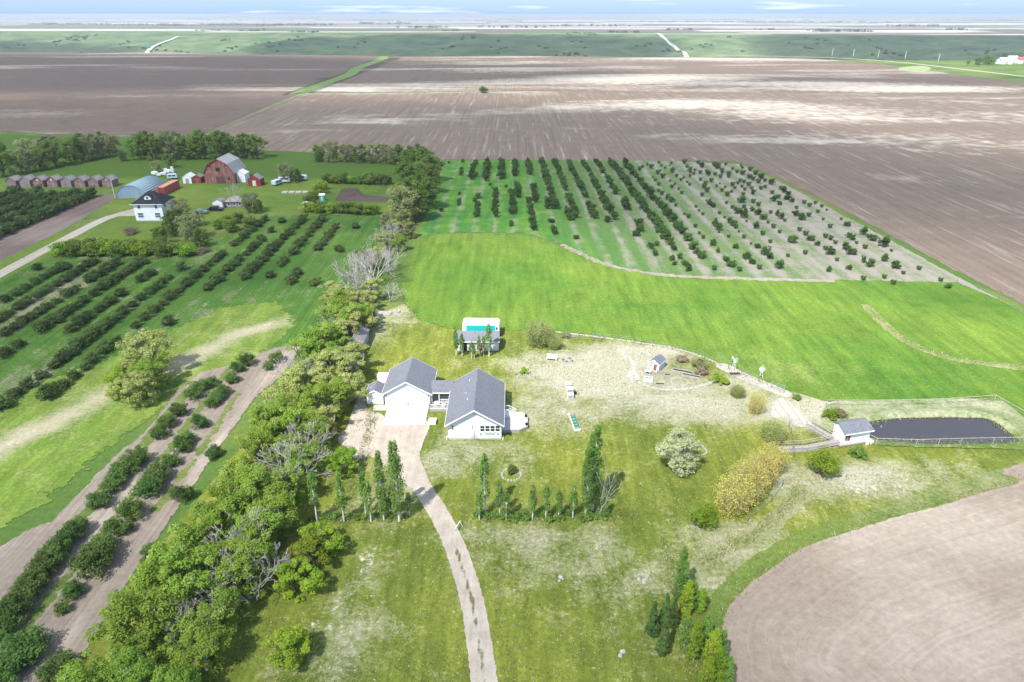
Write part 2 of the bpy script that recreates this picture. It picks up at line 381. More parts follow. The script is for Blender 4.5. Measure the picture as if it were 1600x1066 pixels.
far = S > 1400; Z = np.where(far, Z + np.clip((S - 1400) / 2500., 0, 1) * -6 + 3.5 * (vnoise(X / 700., S / 500., 8) - .5), Z)
idx = np.arange(X.size).reshape(X.shape)
F = np.stack([idx[:-1,:-1], idx[:-1,1:], idx[1:,1:], idx[1:,:-1]], -1).reshape(-1, 4)
val = np.clip((S + 6) / 14, 0, 1) * np.clip((1420 - S) / 120, 0, 1); farw = np.clip((S - 1330) / 60, 0, 1)
t = NT('prairie')
mid = t.noise(.12, 4, .6); fine = t.noise(1.4, 4, .7); big = t.noise(.02, 3, .5)
near_c = t.mix(t.rng(t.math('ADD', big, t.math('MULTIPLY', t.math('SUBTRACT', mid, .5), .4)), .4, .62), (.075,.135,.03), (.15,.19,.05))
near_c = t.mix(1., near_c, t.mix(t.rng(fine, .25, .75), (.72,.72,.7), (1.28,1.27,1.25)), 'MULTIPLY')
vn = t.noise(.012, 5, .65); vm = t.noise(.05, 4, .6)
val_c = t.mix(t.rng(vn, .36, .64), (.07,.125,.05), (.17,.22,.095)); val_c = t.mix(t.rng(vm, .57, .70), val_c, (.045,.085,.035))  # lighter and darker grass tones also stand in for shading on the folds
vo = t.n('ShaderNodeTexVoronoi'); t.put(vo.inputs['Vector'], t.map(t.pos(), (.0010, .0042, 0))); vo.inputs['Scale'].default_value = 1; vo.distance = 'CHEBYCHEV'; vo.inputs['Randomness'].default_value = .55
sv = t.sep(vo.outputs['Color'])
far_c = t.mix(t.rng(sv['X'], .52, .56), t.mix(t.rng(sv['Y'], 0, 1), (.36,.335,.29), (.56,.53,.47)), t.mix(t.rng(sv['Z'], .45, .6), (.12,.17,.08), (.17,.13,.11)))
far_c = t.mix(t.rng(t.noise(.004, 5, .65, t.map(t.pos(), (1, 2.5, 1))), .59, .66), far_c, (.04,.07,.035))
c = t.mix(t.attr('valley'), near_c, val_c); c = t.mix(t.attr('farw'), c, far_c)
prairie = t.done(t.bsdf(c, .95, None, .05))
ground = link('ground', mesh_np('ground', np.stack([X.ravel(), Y.ravel(), Z.ravel()], 1), F, [prairie], {'valley': val.ravel(), 'farw': farw.ravel()}, True))
ground['kind'] = 'structure'

# far fields (ploughed), beyond the farm
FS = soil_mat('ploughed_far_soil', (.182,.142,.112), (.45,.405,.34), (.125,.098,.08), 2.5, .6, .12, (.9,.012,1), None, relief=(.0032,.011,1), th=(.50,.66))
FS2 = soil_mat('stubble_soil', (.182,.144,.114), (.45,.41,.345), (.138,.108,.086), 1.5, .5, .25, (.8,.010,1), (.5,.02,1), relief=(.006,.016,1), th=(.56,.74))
FSL = soil_mat('dark_ploughed_soil', (.155,.118,.095), (.40,.355,.295), (.105,.082,.07), 2.5, .6, .12, (.05,.5,1), None, relief=(.0024,.011,1), th=(.57,.72))
fl = [G(330, 205), G(390, 178), G(470, 146), G(540, 114), G(600, 93)]      # line between left and middle fields
rimline = [(x, float(rim(np.array(float(x)))) - 3) for x in np.arange(-1500, -150, 60)]
sheet('ploughed_field', FSL, .0, 16, poly=np.array([(-1500, 470), (-330, 400), (-205, 368), (-150, 362)] + [(p[0] - 1, p[1]) for p in fl] + [(fl[-1][0] - 5, 1125)] + rimline[::-1][0:]), pad=6)
rim2 = [(x, float(rim(np.array(float(x)))) - 3) for x in np.arange(-190, 330, 40)]
r2 = GP([(1180, 89), (1290, 93), (1380, 101), (1500, 117), (1620, 133), (1900, 172)])
sheet('ploughed_field', FS, .0, 12, poly=np.array([fl[2], fl[3], fl[4]] + rim2 + [tuple(p) for p in r2] + [(700, 470), (420, 575), (280, 590), (0, 606), (-172, 591)]), attrs={'pale': blobs([(760,110,90,60,.5),(1200,130,160,35,.8),(1450,140,120,40,.8),(1000,95,200,40,.5),(650,100,40,60,.4)])}, pad=6)  # pale: light knolls, and at the right sunlit ground painted into the colour
sheet('ploughed_field', FS2, .012, 3.0, poly=np.array([fl[0], fl[1], fl[2], (0, 604), (280, 588), (420, 572), (700, 470), (700, 60), (128, 60), (118, 100), (113.5, 138), (111, 165), (110, 197), (106, 250), (101, 296), (97, 302), (30, 305), (-40, 307), (-70, 318), (-118, 330)]), attrs={'pale': blobs([(1200,172,90,60,.5),(1500,180,110,70,.5),(1050,158,60,50,.4),(1400,215,90,25,.35),(1560,235,60,30,.3)])}, pad=3)  # pale blobs paint a sunlit patch into the soil colour, over eroded knolls
GS = grass_mat('verge_grass', (.10,.19,.05), (.17,.25,.08), (.3,.29,.17), (.35,.3,.25), 1.6, .4, .15)
sheet('grass_strip', GS, .03, 4, path=np.array([G(322, 207), G(395, 178), G(470, 146)]), width=1.6, pad=4)
sheet('grass_strip', GS, .03, 6, path=np.array([G(466, 146), G(500, 133), G(545, 117), G(560, 106), G(585, 97), G(602, 88)]), width=6.5, pad=6)
sheet('grass_strip', GS, .03, 5, path=np.array([G(478, 143.5), G(620, 141), G(800, 141), G(990, 143)]), width=1.0, pad=5)
RD = soil_mat('pale_gravel_road', (.38,.34,.285), (.46,.42,.36), (.31,.275,.225), .35, .3, .6)
sheet('grid_road', RD, .04, 6, path=np.array([G(1120, 86.5), G(1290, 90), G(1400, 97), G(1500, 108), G(1640, 124)]), width=4.5, pad=6)
sl = grass_mat('slough_grass', (.2,.27,.13), (.3,.34,.19), (.45,.42,.32), (.5,.47,.4), 2, .5, .1)
sheet('slough', sl, .05, 4, poly=smooth_poly(GP([(1405, 106), (1440, 103), (1455, 107), (1440, 113), (1412, 111)]), 4), pad=4)

# pasture, orchard floor, lawn
PAST = grass_mat('pasture_grass', (.07,.155,.022), (.135,.208,.032), (.28,.3,.11), (.4,.36,.28), .9, .25, .4, -.3, (.5,.06,1), .5)
pasture = GP([(655,372),(690,366),(760,364),(830,367),(880,385),(915,402),(960,419),(1050,433),(1180,438),(1320,438),(1495,441),(1560,468),(1640,512),(1700,640),(1600,655),(1562,620),(1400,626),(1290,627),(1215,606),(1140,573),(1050,541),(960,528),(880,518),(780,516),(700,513),(655,500),(632,472),(628,448),(642,412)])
sheet('pasture', PAST, .02, 1.6, poly=pasture, attrs={'dry': blobs([(1130,560,18,8,.4),(1300,590,22,7,.42),(1000,470,14,10,.25),(1500,570,8,7,.3),(1180,500,20,8,.25),(850,505,20,4,.3)]),
    'lush': blobs([(700,440,10,20,.35),(820,470,16,18,.25),(1500,470,22,14,.55),(1420,520,8,8,.3),(1000,520,8,4,.3)]),
    'bare': blobs([(1455,452,4,1.5,.35),(1325,447,3,1.2,.35),(1365,492,2.5,6,.3)])}, pad=2)
rough = grass_mat('rough_fence_line_grass', (.12,.17,.05), (.2,.22,.08), (.36,.33,.2), (.42,.38,.29), 1.2, .3, .4, .1)
sheet('rough_grass_bank', rough, .026, .9, path=GP([(1352,478),(1372,497),(1400,522),(1440,545),(1500,563),(1600,575),(1660,583)]), width=1.0, attrs={'dry': lambda x, y: np.full(x.shape, .08)}, pad=1.5)
sheet('orchard_track', soil_mat('orchard_track_soil', (.3,.27,.23), (.4,.37,.32), (.2,.19,.12), 1.5, .3, .5), .03, .8, path=GP([(880,383),(915,400),(960,417),(1050,431),(1180,436),(1300,439)]), width=.9, pad=1.5)
t = NT('orchard_floor')
x = t.sep(t.pos())['X']; mid = t.noise(.2, 4, .6); fine = t.noise(1.3, 4, .7); tiny = t.noise(6, 3, .7); lng = t.noise(1., 3, .6, t.map(t.pos(), (.35, .03, 1)))
ph = t.math('FRACT', t.math('DIVIDE', t.math('ADD', t.math('ADD', x, 28.9 + 3), t.math('MULTIPLY', mid, .7)), 5.98))
row = t.rng(t.math('ABSOLUTE', t.math('SUBTRACT', ph, .5)), .05, .33)          # 0 in the planted strip, 1 between rows
tone = t.math('ADD', t.math('MULTIPLY', fine, .6), t.math('MULTIPLY', tiny, .4))
soil = t.mix(t.rng(tone, .3, .7), (.2,.18,.15), (.33,.30,.255)); grn = t.mix(t.rng(mid, .35, .65), (.065,.135,.035), (.12,.19,.06))
grn = t.mix(t.attr('lush'), grn, t.mix(t.rng(t.math('ADD', t.math('MULTIPLY', mid, .5), t.math('MULTIPLY', lng, .5)), .42, .6), (.10,.23,.02), (.05,.16,.04)))
grn = t.mix(1., grn, t.mix(t.rng(tone, .25, .75), (.65,.65,.65), (1.3,1.3,1.3)), 'MULTIPLY')
cov = t.math('ADD', t.math('ADD', t.math('MULTIPLY', row, .27), t.math('MULTIPLY', t.math('SUBTRACT', t.math('ADD', t.math('MULTIPLY', mid, .45), t.math('ADD', t.math('MULTIPLY', lng, .35), t.math('MULTIPLY', fine, .55))), .675), 2.6)), t.attr('dry'))
c = t.mix(t.rng(cov, .1, .55), soil, grn)
c = t.mix(t.rng(t.math('ADD', t.attr('bare'), t.math('SUBTRACT', fine, .5)), .4, .7), c, (.5,.45,.4))
floor_m = t.done(edge_mix(t, t.bsdf(c, .95, t.bump(tone, .8, .12), .05), 1.2, .3, .3))
orch = GP([(697,251),(860,250),(1060,252),(1160,257)]).tolist() + [(103.5,250),(107,197),(108.5,165),(110,140)] + GP([(1320,437),(1180,436),(1050,432),(960,418),(905,398),(880,383),(830,366),(760,363),(690,364),(655,372),(662,330)]).tolist()
sheet('orchard_floor', floor_m, .016, 1.8, poly=np.array(orch), attrs={
    'lush': lambda x, y: np.clip((34 - x - .12 * (y - 200)) / 26, 0, 1), 'dry': lambda x, y: .42 - .30 * np.clip((x - 20) / 60., 0, 1) - .14 * np.clip((x - 60) / 40, 0, 1),
    'bare': blobs([(860,268,16,2.2,.5),(765,290,2,3,.5),(830,285,3,3,.5),(1130,470,10,3,.1),(1010,330,8,6,.1)])}, pad=3)

# yard lawn
LAWN = grass_mat('yard_grass', (.095,.132,.025), (.205,.225,.036), (.37,.35,.25), (.58,.555,.49), 1.0, .25, .5, .0, (.9,.12,1), 1.2)
lawn = np.array([(-43, 30), (-43, 60), (-39, 95), (-36, 118)] + GP([(585,495),(632,474),(655,500),(700,513),(780,516),(880,518),(960,528),(1050,541),(1140,573),(1215,606),(1290,627),(1420,627),(1562,620),(1640,665)]).tolist() + [(110, 70), (60, 30)])
DRY = blobs([(1000,600,13,7,.55),(1120,640,10,6,.45),(900,600,9,8,.5),(850,650,8,5,.45),(830,575,8,6,.4),(930,560,12,5,.45),(760,715,9,5,.35),(690,705,3,6,.3),(860,870,10,5,.24),(970,890,7,5,.22),
   (800,835,10,2,.4),(560,850,8,5,.12),(560,960,4,6,.25),(610,770,5,5,.45),(480,1040,4,4,.2),(540,1020,4,5,.18),(1010,990,4,6,.15),(820,940,6,5,.1),(1340,755,8,4,.6),(1420,735,12,3,.4),(1230,760,3,5,.6),(1165,850,8,5,.5),
   (1120,910,5,4,.3),(1080,545,16,3,.6),(1180,600,8,3,.6),(1250,640,7,5,.5),(1300,650,8,5,.4),(1350,635,14,4,.5),(1500,640,18,3,.5),(620,490,5,5,.6),(585,520,4,6,.4),(1560,655,6,5,.5),(1000,560,9,6,.5),(650,560,8,4,.1),(1050,640,9,5,.35)])
LUSH = blobs([(760,690,4,2,.3),(680,680,1.6,4,.4),(760,925,3,8,.2),(860,1010,5,5,.3),(700,900,2,10,.25),(560,620,3,8,.3),(1165,880,3,2,.3),(400,1000,3,10,.25),(440,880,3,8,.3),(860,800,14,1.0,.5),(1500,745,10,2.5,.3),(1030,585,4,4,.35),(1275,680,2.5,2,.4)])
BARE = blobs([(640,700,8,9,.05),(545,960,2.4,4,.33),(560,770,2.2,2,.3),(600,850,2,3,.22),(700,880,2,2,.22),(560,880,2,4,.28),(1000,600,8,5,.25),(870,640,4,3,.28),(830,590,5,3,.22),(940,860,3,2,.2),(1010,900,1.2,1.2,.3),(870,900,6,3,.22),(900,1010,2,1.5,.3),
   (1100,640,9,4,.24),(1345,760,5,2,.4),(600,492,5,3,.3),(1230,750,1.6,3,.3),(1300,640,4,1.5,.4),(1390,640,6,1.2,.35),(780,820,9,1.2,.25),(560,640,2,5,.3),(560,700,2,5,.3),(930,600,3,10,.25),(700,1010,3,5,.12),(480,860,2,8,.2),(490,985,1.5,4,.3)])
sheet('lawn', LAWN, .006, .9, poly=lawn, attrs={'dry': lambda x, y: DRY(x, y) - .02 * np.clip((72 - y) / 8, 0, 1), 'lush': LUSH, 'bare': BARE}, pad=2)
# mown ring and rough verge along the curved field
sheet('field_verge', grass_mat('green_verge', (.09,.155,.028), (.16,.205,.05), (.3,.28,.15), (.42,.38,.3), .8, .25, .6, .0), .012, .7,
      path=GP([(1140,1090),(1122,1000),(1132,945),(1165,905),(1215,868),(1275,838),(1340,815),(1420,792),(1500,765),(1600,735),(1650,722)]), width=1.5, attrs={'dry': lambda x, y: np.clip((x - 40) / 40, 0, .35)}, pad=1.5)
sheet('rough_grass_bank', rough, .013, .8, path=GP([(1095,880),(1130,858),(1180,835),(1225,800),(1255,765)]), width=1.2, attrs={'dry': lambda x, y: np.full(x.shape, .3), 'bare': lambda x, y: np.full(x.shape, .15)}, pad=1.2)
FC = soil_mat('seeded_soil', (.295,.24,.188), (.38,.322,.26), (.25,.203,.158), .35, .15, .8, concentric=True, relief=(.03,.045,1), th=(.46,.62))
field_c = GP([(1600+120,708),(1600,752),(1540,768),(1470,790),(1400,808),(1330,830),(1262,853),(1210,885),(1165,918),(1138,950),(1128,985),(1130,1020),(1136,1062)]).tolist() + [(24.6, 38), (30, 20), (60, -20), (260, -60), (260, 110)]
field_c = np.array(field_c)
sheet('seeded_field', FC, .018, 1.0, poly=field_c, pad=1.2, smooth=4)

# left side: orchard floor, dry bank, tilled lanes
LOR = grass_mat('left_orchard_grass', (.05,.122,.022), (.10,.178,.034), (.27,.24,.16), (.40,.36,.30), 1.2, .3, .4, -.08, (.6,.035,1), 1.35, .92)
LDRY = blobs([(60,470,5,12,.35),(120,440,4,14,.4),(20,500,3,9,.4),(190,470,3,9,.2),(240,400,6,6,.3),(320,400,2,8,.5),(350,470,2,8,.35),(310,490,1.5,7,.4),(90,560,2,5,.5),(60,590,2,5,.5),(30,600,3,5,.4),(440,430,1.5,5,.3),(150,400,6,4,.3)])
sheet('orchard_grass', LOR, .004, 1.5, poly=np.array([(-150, 88), (-125, 120), (-123, 170), (-105, 176), (-83, 188), (-78, 214), (-40, 214), (-34, 190), (-34, 120), (-45, 108), (-60, 100), (-95, 70)]), attrs={
    'dry': lambda x, y: .42 * np.exp(-(((x + 46.8 + 3.025) % 6.05 - 3.025) / 1.1) ** 2) * (vnoise(x / 3, y / 7, 41) * 1.5 - .35) + LDRY(x, y),
    'bare': blobs([(90,550,1.0,4.5,.55),(60,545,1.0,3,.5),(275,435,1.0,4,.5),(318,478,.8,4,.55),(378,447,.9,5,.5),(365,425,1,4,.5),(35,475,1.6,6,.5),(110,420,1.5,9,.45),(110,575,1,3,.5),(415,440,.8,3,.5),(380,393,1.2,5,.5),(453,440,.8,2,.5),(430,445,.8,2,.4)]),
    'lush': blobs([(400,430,10,14,.5),(300,440,8,16,.45),(460,400,8,20,.4),(150,560,10,10,.4),(60,610,10,6,.35),(350,500,10,6,.4)])}, pad=2)
strip = GP([(-40,722),(30,685),(110,645),(180,612),(260,578),(330,545),(380,520),(425,506)])
BANK = grass_mat('pale_dry_bank', (.11,.185,.03), (.17,.225,.045), (.36,.33,.21), (.46,.42,.33), 3.2, .3, .4, .08, (.5,.1,1))
sheet('dry_bank', BANK, .010, 1.1, poly=GP([(-60,740),(-60,640),(60,600),(160,566),(260,522),(345,482),(430,470),(462,505),(400,560),(330,590),(290,610),(180,690),(60,790),(-30,850)]), attrs={
    'dry': lambda x, y: .75 * np.exp(-(seg_dist(x, y, strip, False) / 3.0) ** 2) * (.55 + .7 * vnoise(x / 6, y / 6, 31)), 'bare': lambda x, y: .42 * np.exp(-(seg_dist(x, y, strip, False) / 1.3) ** 2) * (.3 + vnoise(x / 5, y / 5, 32)),
    'lush': blobs([(120,745,3,8,.4),(200,680,3,8,.4),(30,800,3,6,.3)])}, pad=2)
LANE = soil_mat('tilled_lane_soil', (.25,.213,.172), (.34,.298,.245), (.185,.157,.128), .7, .2, .7, (3.0,.05,1), relief=(.2,.05,1))
lane_poly = np.array([(-58.0, 40), (-58.6, 60), (-58.0, 76), (-57.6, 84), (-56.6, 87), (-56.5, 92), (-57.2, 100), (-56, 108), (-50, 112), (-46, 118), (-41.0, 120), (-40.5, 108), (-43, 100), (-43.5, 85), (-43.5, 60), (-43, 40)])
sheet('tilled_lane', LANE, .014, .8, poly=lane_poly, pad=1.5)
YG = grass_mat('lane_grass', (.08,.13,.03), (.13,.17,.045), (.26,.23,.15), (.28,.24,.2), 1.3, .3, .6, .1)
for xr, y0, y1, w in ((-55.2, 55, 104, .9), (-51.0, 48, 110, .55), (-46.2, 70, 100, .5)):
    sheet('grass_strip', YG, .02, .6, path=np.array([(xr, y0), (xr + .3, (y0 + y1) / 2), (xr - .2, y1)]), width=w, pad=1.2)
sheet('tilled_lane', LANE, .018, 1.0, poly=GP([(-40,960),(-40,880),(40,830),(80,815),(95,830),(50,880),(0,930)]), pad=1.5)
# farmyard
YARD = grass_mat('farmyard_grass', (.08,.145,.024), (.145,.195,.036), (.24,.2,.09), (.4,.36,.3), 1.5, .4, .2, -.12, None, .8)
sheet('farmyard_grass', YARD, .008, 2.5, poly=np.array([(-123, 150), (-123, 172), (-105, 178), (-82, 190), (-78, 214), (-36, 214), (-38, 300), (-60, 318), (-118, 330), (-205, 362), (-330, 390), (-330, 250), (-150, 250), (-142, 225), (-136, 190), (-135, 130)]), attrs={
    'lush': lambda x, y: np.clip((y - 262) / 14, 0, .75) + np.clip((y - 225) / 10, 0, .5) * np.clip((x + 75) / 10, 0, 1), 'dry': blobs([(400,340,22,10,.35),(345,360,6,8,.5),(150,345,6,14,.45),(60,400,6,10,.3)])}, pad=3)
sheet('farm_road', RD, .03, .8, path=np.array([(-125.6, 120), (-126.3, 150), (-127.2, 175), (-128.0, 200), (-127.3, 212), (-122.5, 221), (-116, 226)]), width=1.8, pad=1.5)
sheet('gravel_yard', RD, .026, .9, poly=smooth_poly(np.array([(-128, 214), (-124, 226), (-131, 236), (-120, 234), (-112, 226), (-116, 215)]), 4), pad=1.5)
sheet('tilled_strip', soil_mat('purple_brown_soil', (.17,.13,.115), (.26,.215,.19), (.12,.09,.08), .8, .3, .4, (.8,.03,1)), .012, 1.5, poly=np.array([(-147, 130), (-147.5, 180), (-147, 215), (-146, 243), (-140, 243), (-136.5, 225), (-134, 200), (-133, 160), (-132, 130)]), pad=2)
sheet('garden_plot', soil_mat('garden_soil', (.095,.075,.066), (.15,.12,.1), (.06,.045,.04), .8, .3, .4), .02, 1.5, poly=GP([(535,294),(560,294),(566,304),(608,308),(604,316),(523,314)]), pad=2)

# driveway, concrete and paths
t = NT('driveway_gravel'); mid = t.noise(.5, 4, .6); fine = t.noise(5, 4, .75)
c = t.mix(t.rng(mid, .3, .7), (.36,.31,.25), (.48,.422,.35)); c = t.mix(1., c, t.mix(t.rng(fine, .25, .75), (.8,.8,.8), (1.18,1.18,1.18)), 'MULTIPLY')
tr = t.math('ADD', t.attr('crown'), t.math('MULTIPLY', t.math('SUBTRACT', t.noise(.55, 4, .65), .5), 1.5))
c = t.mix(t.rng(tr, .62, .86), c, t.mix(t.rng(fine, .3, .7), (.09,.1,.04), (.2,.19,.09)))
rut = t.noise(1., 3, .6, t.map(t.pos(), (1.6, .12, 1), (0, 0, .15))); c = t.mix(1., c, t.mix(t.rng(rut, .3, .7), (.9,.9,.9), (1.08,1.08,1.08)), 'MULTIPLY')
drive_m = t.done(edge_mix(t, t.bsdf(c, .95, t.bump(fine, .6, .06), .05), .28, .15, 1.4))
dpath = GP([(770,1150),(757,1066),(748,1000),(735,930),(715,865),(690,810),(662,765),(645,735),(628,700),(622,668)])
cl = smooth_poly(dpath, 8, False)
def crown(x, y):
    return np.exp(-(seg_dist(x, y, cl, False) / .38) ** 2) * np.clip((69 - y) / 6, 0, 1) * .86
sheet('driveway', drive_m, .03, .4, path=dpath, width=1.28, attrs={'crown': crown}, pad=.8)
sheet('gravel_pad', drive_m, .026, .5, poly=GP([(602,655),(668,657),(662,690),(656,715),(672,760),(640,762),(600,725),(560,705),(528,690),(545,668),(580,658)]), attrs={'crown': lambda x, y: np.zeros(x.shape)}, pad=1, smooth=4)
sheet('dirt_patch', drive_m, .024, .5, poly=GP([(548,650),(566,610),(575,640),(600,650),(595,690),(560,720),(540,690)]), attrs={'crown': lambda x, y: np.full(x.shape, .55)}, pad=1, smooth=4)
ap = MB().box(-20.3, -13.6, 90.6, 95.66, -.05, .09).build('concrete_apron', M['concrete']); ap['kind'] = 'structure'
ap = MB().box(-22.6, -20.35, 95.0, 96.55, -.05, .08).build('concrete_walk', M['concrete']); ap['kind'] = 'structure'
PATH = soil_mat('white_gravel_path', (.44,.42,.36), (.52,.5,.44), (.34,.32,.27), .5, .15, 1.3)
def path(pts, w, z=.032): return sheet('gravel_path', PATH, z, .45, path=GP(pts), width=w, pad=.9)
path([(978,544),(973,553),(985,562),(989,575),(984,588),(988,592)], .45)
path([(990,592),(1003,600),(1022,607),(1045,609),(1070,608),(1095,603),(1120,594)], .35)
sheet('gravel_path', PATH, .033, .4, poly=GP([(979,587),(990,582),(1000,587),(997,594),(985,595)]), pad=.6, smooth=4)
path([(870,519),(960,530),(1050,544),(1100,559),(1140,577),(1180,592),(1215,607)], .3, .03)
path([(1130,573),(1165,590),(1195,602),(1225,615)], 1.3, .031)
sheet('gravel_path', PATH, .034, .5, poly=GP([(1208,630),(1224,622),(1243,636),(1258,652),(1272,664),(1262,668),(1240,664),(1232,652),(1205,652)]), pad=.8, smooth=4)
path([(860,549),(900,547),(960,548)], .16)

# pond: dugout with a raised grassy bank
pond_poly = smooth_poly(GP([(1348,668),(1362,660),(1400,655.5),(1450,653.5),(1500,653.5),(1538,655),(1560,664),(1578,680),(1585,689),(1520,692),(1440,691),(1380,687),(1352,678)]), 5)
t = NT('pond_water'); rip = t.noise(3.5, 3, .5, t.map(t.pos(), (1, 2, 1)))
w_m = t.done(t.bsdf((.035,.033,.042), .18, t.bump(rip, .06, .02), .5))
sheet('pond', w_m, .05, .8, poly=pond_poly, pad=.8)
bankm = grass_mat('pond_bank_grass', (.10,.16,.035), (.17,.21,.06), (.42,.4,.28), (.5,.47,.4), .5, .2, .8, .12)
def bank_z(x, y, e):
    d = -sdf(x, y, pond_poly)                     # metres outside the water
    h = np.where(d < 0, -.3, np.interp(d, [0, .5, 1.1, 2.2, 3.6], [-.25, .45, .62, .35, 0]))
    back = np.clip((y - 87.5) / 3., .25, 1); return h * np.where(d > 0, back, 1)
bpoly = np.array([(48.5, 89), (52, 96.8), (62, 99.2), (75, 99), (84, 96), (86, 88), (83, 83.6), (70, 84.2), (55, 85)])
sheet('pond_bank', bankm, .015, .55, poly=smooth_poly(bpoly, 4), zf=bank_z, attrs={'dry': lambda x, y: np.clip((y - 88) / 6, 0, .28), 'bare': lambda x, y: .14 * np.clip((y - 93) / 3, 0, 1)}, pad=.8)

# haze: one closed box of pale air round everything but sky and clouds
hz = MB().box(-43000, 43000, -300, 47000, -80, 60.5).build('haze', bpy.data.materials.new('haze_air')); hm = hz.data.materials[0]; hm.use_nodes = True
hm.node_tree.nodes.clear(); ho = hm.node_tree.nodes.new('ShaderNodeOutputMaterial'); pv = hm.node_tree.nodes.new('ShaderNodeVolumePrincipled')
pv.inputs['Color'].default_value = (.86, .92, 1, 1); pv.inputs['Density'].default_value = .00013; pv.inputs['Anisotropy'].default_value = .1
hm.node_tree.links.new(pv.outputs[0], ho.inputs['Volume']); hz['kind'] = 'stuff'; tag(hz, 'pale haze over the distant plain', 'haze')

# clouds whose shadows lie on the land (they float out of the frame, above and behind the drone)
t = NT('cloud'); e = t.attr('edge'); n = t.noise(.010, 4, .6); n2 = t.noise(.035, 3, .6)
v = t.math('ADD', e, t.math('MULTIPLY', t.math('SUBTRACT', t.math('ADD', t.math('MULTIPLY', n, .7), t.math('MULTIPLY', n2, .3)), .5), 110))
d = t.n('ShaderNodeBsdfDiffuse'); d.inputs[0].default_value = (.9,.9,.9,1); tl = t.n('ShaderNodeBsdfTranslucent'); tl.inputs[0].default_value = (.9,.9,.9,1)
cloud_m = t.done(t.mixsh(t.math('MULTIPLY', t.rng(v, -22, 42), t.attr('thick')), t.n('ShaderNodeBsdfTransparent').outputs[0], t.mixsh(.5, d.outputs[0], tl.outputs[0])))
def cloud(shadow, alt, thick, label, cell=16):
    """a lens of cloud, flat below and billowing above, standing where the sun throws its shadow on this outline"""
    sh = np.array([SX, SY]) * alt / math.tan(SUN_EL)
    P = smooth_poly(np.asarray(shadow, float) + sh, 4)
    xs = np.arange(P[:,0].min() - 80, P[:,0].max() + 81, cell); ys = np.arange(P[:,1].min() - 80, P[:,1].max() + 81, cell)
    X, Y = np.meshgrid(xs, ys); e = sdf(X, Y, P); ok = np.maximum.reduce([e[:-1,:-1], e[1:,:-1], e[1:,1:], e[:-1,1:]]) > -70
    up = np.sqrt(np.clip((e + 70) / 160, 0, 1)); top = alt + 90 * up * (.5 + .6 * vnoise(X / 60, Y / 60, 4) + .3 * vnoise(X / 25, Y / 25, 6)); bot = alt - 6 * up * vnoise(X / 40, Y / 40, 9)
    idx = np.arange(X.size).reshape(X.shape); Fa = np.stack([idx[:-1,:-1][ok], idx[:-1,1:][ok], idx[1:,1:][ok], idx[1:,:-1][ok]], 1)
    V = np.concatenate([np.stack([X, Y, top], -1).reshape(-1, 3), np.stack([X, Y, bot], -1).reshape(-1, 3)]); Fx = np.concatenate([Fa, Fa[:, ::-1] + X.size])
    used = np.unique(Fx); rm = np.full(len(V), -1); rm[used] = np.arange(len(used)); ee = np.concatenate([e.ravel(), e.ravel()])[used]
    o = link('cloud', mesh_np('cloud', V[used], rm[Fx], [cloud_m], {'edge': ee, 'thick': np.full(len(used), thick)}, True))
    return tag(o, label, 'cloud', 'clouds drifting overhead')
cloud([(-420,520),(-420,40),(-250,20),(-75,20),(-62,60),(-58,110),(-52,150),(-20,168),(60,172),(160,165),(260,200),(200,300),(150,400),(60,470),(-150,520)], 620, .33, 'broad cloud shading the farmyard and both orchards')
cloud([(-90,-160),(-75,52),(-40,66),(0,68),(24,64),(46,57),(66,42),(90,-160)], 620, .36, 'cloud shading the foreground below the house')
cloud([(-1500,620),(-1500,1120),(-500,1120),(-120,980),(60,900),(120,760),(-40,640),(-500,560)], 700, .42, 'long cloud shading the dark ploughed field on the left', 30)
cloud([(120,620),(250,760),(600,720),(500,640)], 700, .3, 'small cloud shading the middle of the far ploughed field', 20)
cloud([(-3600,1750),(-1300,1500),(-1150,1900),(-1350,2300),(-3600,2700)], 900, .5, 'cloud shading the left end of the green valley', 60)
cloud([(-760,1330),(0,1300),(330,1290),(300,1600),(450,2250),(-300,2450),(-800,2300),(-700,1800)], 900, .5, 'cloud shading the middle of the green valley', 60)
cloud([(760,1200),(2600,1000),(2900,2050),(1500,2250),(760,2300),(640,1700)], 900, .5, 'cloud shading the right end of the green valley', 60)
cloud([(-6000,4800),(-1500,4300),(1800,4500),(5000,4000),(5200,4500),(0,5000)], 1000, .35, 'cloud band shading the distant plain', 120)
# ------------------------------------------------------------------ plants
def unit(n, r):
    v = r.normal(size=(n, 3)); return v / np.linalg.norm(v, axis=1, keepdims=True)
def leaves(C, R, per, size, r, up=.6, out=.6, aspect=.62):
    """leaf cards in clumps: C centres, R radii (k,3), per leaves each"""
    C = np.repeat(np.asarray(C, float), per, 0); R = np.repeat(np.asarray(R, float), per, 0); n = len(C)
    d = unit(n, r); rad = r.uniform(.35, 1.0, (n, 1)) ** .6; P = C + d * R * rad
    nrm = d * out + unit(n, r) * .6 + np.array([0, 0, up]); nrm /= np.linalg.norm(nrm, axis=1, keepdims=True)
    a = np.cross(nrm, unit(n, r)); a /= np.linalg.norm(a, axis=1, keepdims=True) + 1e-9; b = np.cross(nrm, a)
    s = size * r.uniform(.6, 1.4, (n, 1)); a = a * s * .5; b = b * s * .5 * aspect; cv = nrm * s * .12
    V = np.stack([P - a, P - b - cv, P + a, P + b - cv], 1).reshape(-1, 3); F = np.arange(4 * n).reshape(n, 4)
    # tint: clump tone plus leaf tone
    k = n // per; ct = np.repeat(r.uniform(0, 1, k), per); tint = np.clip(.55 * ct + .45 * r.uniform(0, 1, n), 0, 1)
    return V, F, np.repeat(tint, 4)
